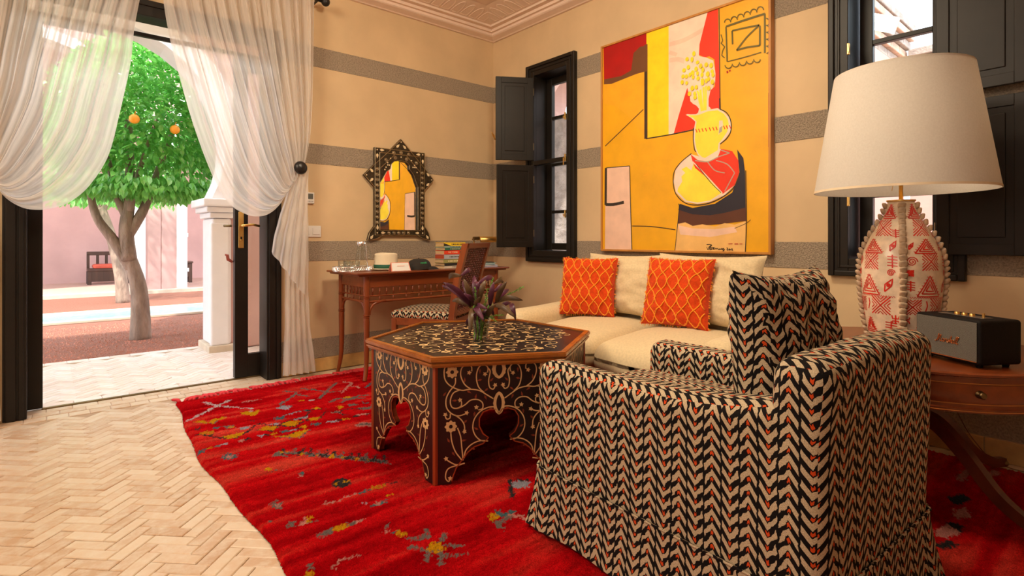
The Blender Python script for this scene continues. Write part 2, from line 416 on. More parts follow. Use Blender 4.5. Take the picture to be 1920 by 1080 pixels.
def gravel():
    m, nt, bb = newmat('red_gravel', .9); v = coords(nt); n = noise_n(nt, v, 60, 6, .8); n2 = noise_n(nt, v, 1.2, 3)
    c = ramp(nt, n, [(.3, (.20, .06, .035)), (.5, (.46, .17, .10)), (.72, (.66, .38, .28))])
    L(nt, mixc(nt, n2, c, (.44, .17, .11)), bb.inputs['Base Color']); bump(nt, bb, n, 1, .03); return m
grav = gravel()
b = M(); b.box(-9, 5.76, -.1, 12, 12.0, -.02); tag(part('gravel_bed', b, grav), kind='structure')
gs = mat('gravel_stone', (.50, .20, .13), .9, var=.35, vs=3)
b = M()
for i in range(5200):
    x, y = random.uniform(-.4, 2.6), 5.8+random.random()**1.4*2.2; r = random.uniform(.005, .012)
    if math.hypot(x-.73, y-6.65) < .13: continue
    q = random.random()*6
    b.add([(x+r*math.cos(q), y+r*math.sin(q), -.02), (x+r*math.cos(q+2.1), y+r*math.sin(q+2.1), -.02), (x+r*math.cos(q+4.2), y+r*math.sin(q+4.2), -.02), (x, y, -.02+r)], [(0,1,3),(1,2,3),(2,0,3)])
tag(part('loose_gravel', b, gs), 'small red gravel stones scattered around the orange tree', 'gravel', kind='stuff')
sand = mat('pale_kerb_stone', (.62, .50, .38), .8)
def poolmat():
    m, nt, bb = newmat('pool_water', .08, spec=.8); v = coords(nt, scale=(3, 9, 1)); n = noise_n(nt, v, 1.6, 4)
    L(nt, ramp(nt, n, [(.3, (.10, .36, .36)), (.7, (.26, .58, .56))]), bb.inputs['Base Color']); bump(nt, bb, n, .25, .03); return m
pool = thing('pool', 'long narrow turquoise water channel crossing the gravel court', 'pool', (0, 8.85, -.02))
b = M(); b.box(-8, 8.42, -.018, 9, 9.28, -.008); part('water', b, poolmat(), pool, world=True)
for y0, y1 in ((8.30, 8.42), (9.28, 9.38)):
    b = M(); b.box(-8, y0, -.02, 9, y1, .015, .008); part('kerb', b, sand, pool, world=True)
b = M(); b.box(1.95, 8.0, -.02, 2.9, 8.30, .012, .006); tag(part('stepping_slab', b, sand), 'pale stone slab lying on gravel before the water channel', 'paving slab')
b = M(); b.box(-9, 12.0, -.1, 12, 15.0, .04); tag(part('far_terrace', b, mat('pink_paving', (.55, .36, .29), .8, vs=20)), kind='structure')
b = M(); b.box(-9, 11.9, -.1, 12, 12.0, .05, .01); tag(part('far_kerb', b, sand), kind='structure')
pinkw = mat('pink_render', (.56, .335, .30), .85, vs=1.5, var=.10, bs=.2, bscale=12)
whitew = mat('white_render', (.80, .76, .76), .7, var=.03)
b = M(); b.box(-9, 15.0, 0, 12, 15.3, 4.6); struct('wall_courtyard', b, pinkw)
def arch_pts(cx, zc, r, z0, flare=28, n=22):
    a0 = -R(flare); out = []
    for i in range(n+1):
        a = a0+(PI-2*a0)*i/n; out.append((cx+r*math.cos(a), zc+r*math.sin(a)*1.0))
    return out
def arcade(name, cx, zc, r, hw, y0, y1, ztop, pier, cap=True, m1=None):
    root = thing(name, None, None, (cx, y0, 0), kind='structure')
    mp = lambda a, c, d: (a, y0+d*(y1-y0), c)
    A = arch_pts(cx, zc, r, 0); zs = A[0][1]
    b = M(); poly = [(cx+hw, zs)]+[(cx+hw, ztop), (cx-hw, ztop), (cx-hw, zs)]+A[::-1]
    b.prism(poly, mp, .0, 1.0); part('spandrel', b, m1 or pinkw, root, world=True)
    B = arch_pts(cx, zc, r-.012, 0); D = arch_pts(cx, zc, r+.17, 0, 22)
    b = M(); b.prism(B+D[::-1], mp, -.05, 1.05); part('arch_band', b, whitew, root, world=True)
    xi = r*math.cos(R(28))
    for s in (-1, 1):
        xa, xb = cx+s*(xi+.05), cx+s*hw
        b = M(); b.box(min(xa, xb), y0+.01, 0.0, max(xa, xb), y1-.01, zs, .02); part('pier', b, m1 or pinkw, root, world=True)
        b = M(); xx = cx+s*(xi-.01); b.box(min(xx, xx+s*.16), y0-.03, .05, max(xx, xx+s*.16), y1+.03, zs-.16, .025)
        b.box(min(xx, xx+s*.13)-.012, y0-.045, .05, max(xx, xx+s*.13)+.012, y0+.02, zs-.2, .02); part('pilaster', b, whitew, root, world=True)
        for k, (o_, za, zb) in enumerate(((.02, -.16, -.11), (.05, -.11, -.06), (.08, -.06, .01))):
            b = M(); b.box(min(xx-s*o_, xx+s*.18), y0-.03-o_, zs+za, max(xx-s*o_, xx+s*.18), y1+.03+o_, zs+zb, .012); part('capital_step', b, whitew, root, world=True)
        b = M(); b.box(min(xx-s*.03, xx+s*.18), y0-.06, -.01, max(xx-s*.03, xx+s*.18), y1+.06, .055, .008); part('base_block', b, sand, root, world=True)
    return root
arcade('arcade_arch', .25, 1.80, .98, 1.62, 5.36, 5.68, 3.3, 0)
b = M(); b.box(-3, 4.25, 3.1, 5, 5.75, 3.3); struct('terrace_ceiling', b, mat('pale_soffit', (.70, .66, .62), .8))
for i, cx in enumerate((-.25, 3.55)): arcade('far_arcade_arch', cx, 2.7, 1.70, 1.899, 12.05, 12.55, 5.0, 0)
b = M(); b.box(-9, 12.05, 4.6, 12, 15.2, 5.0); struct('far_shade_roof', b, pinkw)  # unseen slab added to keep sun off the far wall
# bench, stool, wall plate
dwood = wood('dark_outdoor_wood', (.035, .016, .010), (.09, .04, .025), 2, .5)
t = thing('garden_bench', 'small dark carved bench with red cushion against far pink wall', 'bench', (.98, 14.35, .04))
b = M(); b.box(-.33, -.2, .27, .42, .2, .33, .01); part('seat', b, dwood, t)
b = M(); b.box(-.33, .15, .60, .42, .19, .68, .01); b.box(-.33, .15, .33, -.28, .19, .62); b.box(.37, .15, .33, .42, .19, .62)
for k in range(4): b.box(-.17+.15*k, .16, .33, -.12+.15*k, .18, .6)
part('backrest', b, dwood, t)
for x in (-.30, .36):
    for y in (-.17, .16): b = M(); b.box(x-.035, y-.03, 0, x+.035, y+.03, .27, .01); part('leg', b, dwood, t)
b = M(); b.box(-.27, -.19, .06, .33, -.16, .27); part('front_apron', b, dwood, t)
c_ = thing('bench_cushion', 'red striped cushion lying on the dark garden bench', 'cushion', (.98, 14.31, .371))
b = M(); b.rbox(.03, 0, .045, .55, .33, .09, .04, 3); part('cushion_pad', b, mat('red_stripe', (.55, .10, .06), .9, var=.5, vs=3, stretch=(1,9,1)), c_, smooth=True)
t = thing('garden_stool', 'small dark inlaid stool on the far terrace right of pillar', 'stool', (2.27, 13.65, .04))
b = M(); b.box(-.17, -.15, .42, .17, .15, .46, .01); part('top', b, dwood, t)
for x in (-.12, .12):
    for y in (-.11, .11): b = M(); b.box(x-.03, y-.03, 0, x+.03, y+.03, .42); part('leg', b, dwood, t)
b = M(); b.box(-.14, -.13, .12, .14, .13, .42); part('side_panel', b, dwood, t)
b = M()
for x in (-.06, .06): b.lathe([(0, 0), (.045, .001), (.03, .006), (0, .006)], (0,0,0), 10)
for x in (-.07, .07): b = M(); b.box(x-.04, -.136, .24, x+.04, -.129, .32, .003); part('inlay_panel', b, whitep, t)
b = M(); b.box(2.42, 14.97, 1.03, 2.60, 15.0, 1.13, .005); tag(part('wall_plate', b, whitep), 'small blank white plate fixed on the far pink wall', 'sign')

# ------------------------------------------------------------------ orange trees
def leafmat():
    m, nt, bb = newmat('citrus_leaf', .30, spec=.8); a = nt.nodes.new('ShaderNodeObjectInfo'); g = nt.nodes.new('ShaderNodeNewGeometry')
    n = noise_n(nt, g.outputs['Position'], 9, 3)
    L(nt, ramp(nt, n, [(.3, (.07, .30, .05)), (.5, (.18, .50, .10)), (.7, (.42, .72, .20))]), bb.inputs['Base Color'])
    out = nt.nodes['Material Output']; tr = nt.nodes.new('ShaderNodeBsdfTranslucent'); tr.inputs[0].default_value = (.26, .70, .14, 1); x = nt.nodes.new('ShaderNodeMixShader'); x.inputs[0].default_value = .4
    L(nt, bb.outputs[0], x.inputs[1]); L(nt, tr.outputs[0], x.inputs[2]); L(nt, x.outputs[0], out.inputs[0]); return m
leaf_m = leafmat()
bark = mat('grey_bark', (.33, .23, .17), .9, var=.35, vs=14, bs=.8, bscale=30, bd=.02, stretch=(1,1,.35))
def leafverts(L_=.088, Wd=.042, f=.008, curl=.012):
    return [(0,0,0), (L_*.3, Wd*.42, f), (L_*.3, 0, 0), (L_*.3, -Wd*.42, f), (L_*.65, Wd*.45, f-curl*.4), (L_*.65, 0, -curl*.5), (L_*.65, -Wd*.45, f-curl*.4), (L_, 0, -curl)]
LF = [(0,2,1), (0,3,2), (1,2,5,4), (2,3,6,5), (4,5,7), (5,6,7)]
def rnd_on(cx, cy, cz, rx, rz, inner=.75):
    while True:
        p = Vector((random.gauss(0,1), random.gauss(0,1), random.gauss(0,1))).normalized(); k = random.uniform(inner, 1)*(1+.10*noise.noise(p*2.3))
        q = Vector((cx+p.x*rx*k, cy+p.y*rx*k, cz+p.z*rz*k))
        if p.z < -.55: q.z = cz-rz*(.55+random.random()*.15)-.05*random.random(); q.x = cx+p.x*rx*k*1.25; q.y = cy+p.y*rx*k*1.25
        return q, p
def lrot(p):
    d = (p+Vector((random.uniform(-.7,.7), random.uniform(-.7,.7), random.uniform(-1.0,.35)))).normalized()
    return d.to_track_quat('X', 'Z').to_matrix().to_4x4() @ Matrix.Rotation(random.uniform(-.7, .7), 4, 'X')
def tree(label, base, cz, rx, rz, nst, nparts, cc, trunkpts, limbs):
    t = thing('orange_tree', label, 'tree', base); b = M()
    b.tube(smoothpts(trunkpts, 4), [.098-.04*i/((len(trunkpts)-1)*4) for i in range((len(trunkpts)-1)*4+1)], 12); part('trunk', b, bark, t, smooth=True)
    for lm, r0 in limbs:
        b = M(); P = smoothpts(lm, 4); b.tube(P, [r0*(1-.6*i/(len(P)-1)) for i in range(len(P))], 8); part('limb', b, bark, t, smooth=True)
    b = M(); lv = leafverts()
    for i in range(nst):
        q, p = rnd_on(cc[0], cc[1], cz, rx, rz, .35 if i % 3 == 0 else .78); sc_ = random.uniform(.7, 1.15); m4 = Matrix.Translation(q) @ lrot(p) @ Matrix.Scale(sc_, 4)
        b.add([m4 @ Vector(v) for v in lv], LF)
    o = part('foliage', b, leaf_m, t); o['kind'] = 'stuff'
    if nparts:
        mes = []
        for k in range(5):
            bb = M(); bb.add(leafverts(.095*random.uniform(.85, 1.1), .046, .008, random.uniform(.004, .02)), LF); mes.append(bb.mesh('leaf', leaf_m))
        for i in range(nparts):
            while True:
                q, p = rnd_on(cc[0], cc[1], cz, rx*1.02, rz*1.02, .95)
                if p.y+.25*p.x < .1 and p.y < .15: break
            o = link('leaf', mes[i % 5], t); o.matrix_local = Matrix.Translation(q) @ lrot(p)
    return t
t1 = tree('leafy orange tree with forked grey trunk before the open doorway', (.73, 6.65, -.02), 2.16, .86, .95, 14000, 290, (.10, .12),
  [(0,0,-.02), (0,0,.25), (-.02,0,.55), (-.10,0,.85)],
  [([(-.06,0,.7), (-.22,.02,1.0), (-.36,.04,1.25), (-.42,.05,1.6)], .06), ([(-.10,0,.8), (-.12,.0,1.15), (-.08,.05,1.5), (-.1,.05,2.3)], .075), ([(-.11,0,1.05), (.02,0,1.3), (.12,.05,1.6), (.3,.05,2.2)], .055), ([(-.1,0,1.2), (-.2,.1,1.5), (-.3,.15,2.1)], .045), ([(-.09,0,1.3), (-.02,-.1,1.7), (.1,-.3,2.2)], .035)])
tree('second orange tree farther back beyond the water channel', (.93, 10.56, -.02), 2.3, .95, 1.0, 3000, 0, (-.2, .1),
  [(0,0,-.02), (-.03,0,.4), (-.14,0,1.0), (-.28,0,1.5)], [([(-.28,0,1.4), (-.5,0,1.9), (-.6,0,2.4)], .05), ([(-.28,0,1.4), (-.1,0,1.9), (.1,0,2.5)], .05)])
om = mat('orange_peel', (.90, .34, .02), .45, bs=.2, bscale=90)
for (x, y, z), lb in (((0.596, 5.84, 2.062), 'orange fruit hanging left, near the leading edge of left curtain'), ((0.915, 5.90, 2.018), 'orange fruit hanging right, nearer the right curtain')):
    b = M(); b.sphere((x, y, z), .042, 16); b.tube([(x, y, z+.038), (x+.01, y, z+.07)], .004, 6); o = part('orange', b, om, smooth=True); tag(o, lb, 'orange', 'oranges on the tree')

# ------------------------------------------------------------------ walls seen through the windows
stone = mat('weathered_stone', (.36, .29, .26), .9, var=.3, vs=7, bs=.8, bscale=14, bd=.03)
brickm = mat('pale_brick', (.60, .38, .29), .85, var=.25, vs=5)
def bwall(name, x0, y0, x1, y1, z1, axis):
    r = thing(name, None, None, ((x0+x1)/2, (y0+y1)/2, 0), kind='structure')
    b = M(); b.box(x0, y0, 0, x1, y1, z1-.4); part('render_face', b, pinkw, r, world=True)
    for k in range(5):
        L_ = (x1-x0) if axis == 0 else (y1-y0); n = int(L_/.26); o_ = .03*k if k < 4 else .10
        for i in range(n):
            b = M(); a0 = i*L_/n+.006; a1 = (i+1)*L_/n-.006; z0 = z1-.4+k*.08
            if axis == 0: b.box(x0+a0, y0-o_, z0, x0+a1, y1+o_, z0+.07, .008)
            else: b.box(x0-o_, y0+a0, z0, x1+o_, y0+a1, z0+.07, .008)
            part('brick', b, brickm if k % 2 else stone, r, world=True)
    return r
bwall('wall_annex_long', 4.6, 1.55, 6.5, 1.85, 3.10, 0)
bwall('wall_annex_end', 6.5, -1.6, 6.8, 1.5, 2.86, 1)
r = thing('wall_garden', None, None, (5, 5, 0), kind='structure')
b = M(); b.box(5.2, 3.4, 0, 5.5, 8.5, 2.62); part('stone_face', b, stone, r, world=True)
mp = lambda a, c, d: (5.2+.3*d, a, c); A = arch_pts(4.80, 2.68, .46, 0, 0)
b = M(); b.prism([(6.4, 2.62), (6.4, 3.6), (3.4, 3.6), (3.4, 2.62), (4.34, 2.62)]+A[::-1]+[(5.26, 2.62)], mp, 0, 1); part('arch_face', b, pinkw, r, world=True)
b = M(); b.box(-12, -10, -.12, 25, 25, -.1); tag(part('ground', b, sand), kind='structure')

# ------------------------------------------------------------------ door
D = thing('door_1', None, None, (.55, 4.1, 0), kind='structure')
def moulded(b, x0, x1, z0, z1, y0, y1):
    b.box(x0, y0, z0, x1, y1, z1, .004)
for x0, x1, xi in ((-.18, -.08, -1), (1.18, 1.28, 1)):
    b = M(); b.box(x0, 4.02, 0, x1, 4.06, 2.48, .004); b.box(x0+.012, 4.008, 0, x1-.045, 4.03, 2.48, .004); b.box(x0+.065, 4.012, 0, x1-.012, 4.03, 2.44, .004)
    part('casing', b, black_paint, D, world=True)
    b = M(); b.box(x0+.0 if xi < 0 else x0+.001, 4.06, 0, x1-.001, 4.20, 2.42); part('jamb', b, black_paint, D, world=True)
b = M(); b.box(-.08, 4.02, 2.38, 1.18, 4.06, 2.48, .004); b.box(-.08, 4.008, 2.44, 1.18, 4.03, 2.475, .004); part('casing', b, black_paint, D, world=True)
b = M(); b.box(-.08, 4.06, 2.395, 1.18, 4.22, 2.42); part('head_jamb', b, black_paint, D, world=True)
b = M(); b.box(-.08, 4.19, 2.30, 1.18, 4.22, 2.325, .003); part('transom_bar', b, black_paint, D, world=True)
b = M(); b.box(-.08, 4.203, 2.325, 1.18, 4.209, 2.395); part('transom_pane', b, pane_m, D, world=True)
def leaf(xa, xb, side):
    lf = M(); y0, y1 = 4.185, 4.235; st = .088
    l, r = min(xa, xb), max(xa, xb)
    lf.box(l, y0, .008, l+st, y1, 2.29, .004); lf.box(r-st, y0, .008, r, y1, 2.29, .004); lf.box(l+st-.002, y0+.003, .008, r-st+.002, y1-.003, .17, .003); lf.box(l+st-.002, y0+.003, 2.2, r-st+.002, y1-.003, 2.29, .003)
    o = part('door_leaf', lf, black_paint, D, world=True)
    b = M(); b.box(l+st-.002, 4.207, .165, r-st+.002, 4.213, 2.205)
    g = part('glass_pane', b, pane_m, o, world=True)
    return o
lo_ = leaf(1.013, 1.34, 1); ll_ = leaf(-.40, -.014, -1)
b = M(); b.box(1.036, 4.178, .93, 1.072, 4.186, 1.19, .003); b.lathe([(.011, 0), (.011, .008)], (1.054, 4.18, .985), 12)
hp = part('handle_plate', b, brass, lo_, world=True)
b = M(); b.tube([(1.054, 4.18, 1.09), (1.054, 4.135, 1.09), (1.07, 4.13, 1.092), (1.12, 4.13, 1.098), (1.165, 4.132, 1.088)], [.009, .009, .01, .009, .008], 10); part('lever_handle', b, brass, lo_, world=True, smooth=True)
b = M(); b.box(1.048, 4.176, .985, 1.060, 4.180, 1.012, .002); part('keyhole', b, black_paint, lo_, world=True)
b = M(); b.tube([(1.01, 4.26, 1.09), (.985, 4.285, 1.09), (.97, 4.30, 1.09)], .009, 8); part('outer_handle', b, dark_brass, lo_, world=True, smooth=True)
b = M(); b.tube([(1.012, 4.24, .83), (.985, 4.25, .85), (.98, 4.25, .88), (.965, 4.25, .885)], [.008, .012, .011, .006], 8); part('door_hook', b, mat('rust_red', (.28, .05, .03), .6), lo_, world=True, smooth=True)

# ------------------------------------------------------------------ windows with shutters
def window(y0, y1, n, hinge_north):
    Wd = thing('window_%d' % n, None, None, (WE, (y0+y1)/2, WZ0), kind='structure')
    def P(name, b, m=black_paint, par=None, **k): return part(name, b, m, par or Wd, world=True, **k)
    f = .095
    b = M()
    for a0, a1, z0, z1 in ((y0, y0+f, WZ0, WZ1), (y1-f, y1, WZ0, WZ1), (y0+f, y1-f, WZ0, WZ0+f), (y0+f, y1-f, WZ1-f, WZ1)):
        b.box(WE-.030, a0, z0, WE+.001, a1, z1, .004)
    o_ = .03
    for a0, a1, z0, z1 in ((y0, y0+o_, WZ0, WZ1), (y1-o_, y1, WZ0, WZ1), (y0+o_, y1-o_, WZ0, WZ0+o_), (y0+o_, y1-o_, WZ1-o_, WZ1)):
        b.box(WE-.042, a0, z0, WE-.02, a1, z1, .006)
    o_ = .045; 
    for a0, a1, z0, z1 in ((y0+o_, y0+o_+.012, WZ0+o_, WZ1-o_), (y1-o_-.012, y1-o_, WZ0+o_, WZ1-o_), (y0+o_+.012, y1-o_-.012, WZ0+o_, WZ0+o_+.012), (y0+o_+.012, y1-o_-.012, WZ1-o_-.012, WZ1-o_)):
        b.box(WE-.036, a0, z0, WE-.02, a1, z1, .003)
    P('window_frame', b)
    a, c = y0+f, y1-f
    b = M(); b.box(WE, a-.02, WZ0+f-.02, WE+.2, a, WZ1-f+.02); b.box(WE, c, WZ0+f-.02, WE+.2, c+.02, WZ1-f+.02); b.box(WE, a, WZ0+f-.02, WE+.2, c, WZ0+f); b.box(WE, a, WZ1-f, WE+.2, c, WZ1-f+.02); P('reveal_lining', b)
    b = M(); b.box(WE-.032, a, 1.635, WE+.02, c, 1.672, .004); P('middle_rail', b)
    # casement with four stacked panes
    g = .006; ca, cc = a+(.001 if hinge_north is False else g), c-(g if hinge_north is False else .001); X = WE+.13; st = .062; zb, zt = WZ0+f+.004, WZ1-f-.004
    b = M(); b.box(X, ca, zb, X+.04, ca+st, zt, .004); b.box(X, cc-st, zb, X+.04, cc, zt, .004)
    zs = [zb, zb+.06, 1.22, 1.245, 1.635, 1.70, 2.045, 2.07, zt-.06, zt]
    for k in range(0, 10, 2): b.box(X+.001, ca+st-.002, zs[k], X+.039, cc-st+.002, zs[k+1], .003)
    cs = P('casement', b)
    for k in range(1, 9, 2): b = M(); b.box(X+.017, ca+st-.003, zs[k]-.003, X+.021, cc-st+.003, zs[k+1]+.003); P('glass_pane', b, pane_m, cs)
    hy = a+.01 if not hinge_north else c-.01; s = 1 if hinge_north else -1
    ly = c-.01 if not hinge_north else a+.01
    for z in (1.66, 2.0, 1.2):
        b = M(); b.box(WE-.045, ly-.012 if hinge_north else ly+.0, z-.03, WE-.03, ly+.0 if hinge_north else ly+.012, z+.03, .003); b.tube([(WE-.052, ly, z), (WE-.052, ly, z-.06 if z == 1.66 else z-.02)], .005, 6); P('latch', b, brass)
    # shutters
    for k, (z0, z1) in enumerate(((.925, 1.628), (1.672, 2.385))):
        Ls = .325; b = M(); t_ = .026; fr = .05
        b.box(0, 0, 0, Ls, t_, z1-z0, .003) if False else None
        b.box(0, 0, 0, fr, t_, z1-z0, .003); b.box(Ls-fr, 0, 0, Ls, t_, z1-z0, .003); b.box(fr-.001, .0005, 0, Ls-fr+.001, t_-.0005, fr, .002); b.box(fr-.001, .0005, z1-z0-fr, Ls-fr+.001, t_-.0005, z1-z0, .002)
        b.box(fr-.002, .007, fr-.002, Ls-fr+.002, t_-.007, z1-z0-fr+.002)
        sh = part('shutter', b, black_paint, Wd)
        b = M()
        for yy in (0, 1):
            q0, q1 = (.002, .012) if yy == 0 else (t_-.012, t_-.002)
            b.box(fr+.028, q0, fr+.028, Ls-fr-.028, q1, z1-z0-fr-.028, .004)
        part('raised_panel', b, black_paint, sh)
        for zz in (.12, z1-z0-.12): b = M(); b.tube([(-.004, .013, zz-.03), (-.004, .013, zz+.03)], .006, 8); part('hinge', b, dark_brass, sh)
        if hinge_north: ang = math.atan2(.168, -.27) if k else math.atan2(.135, -.285)
        else: ang = R(-93.5)
        sh.location = (WE-.05-(.0 if hinge_north else .015)-WE, hy-(y0+y1)/2, z0-WZ0); sh.rotation_euler = (0, 0, ang)
    return Wd
window(WIN[0][0], WIN[0][1], 1, True); window(WIN[1][0], WIN[1][1], 2, False)
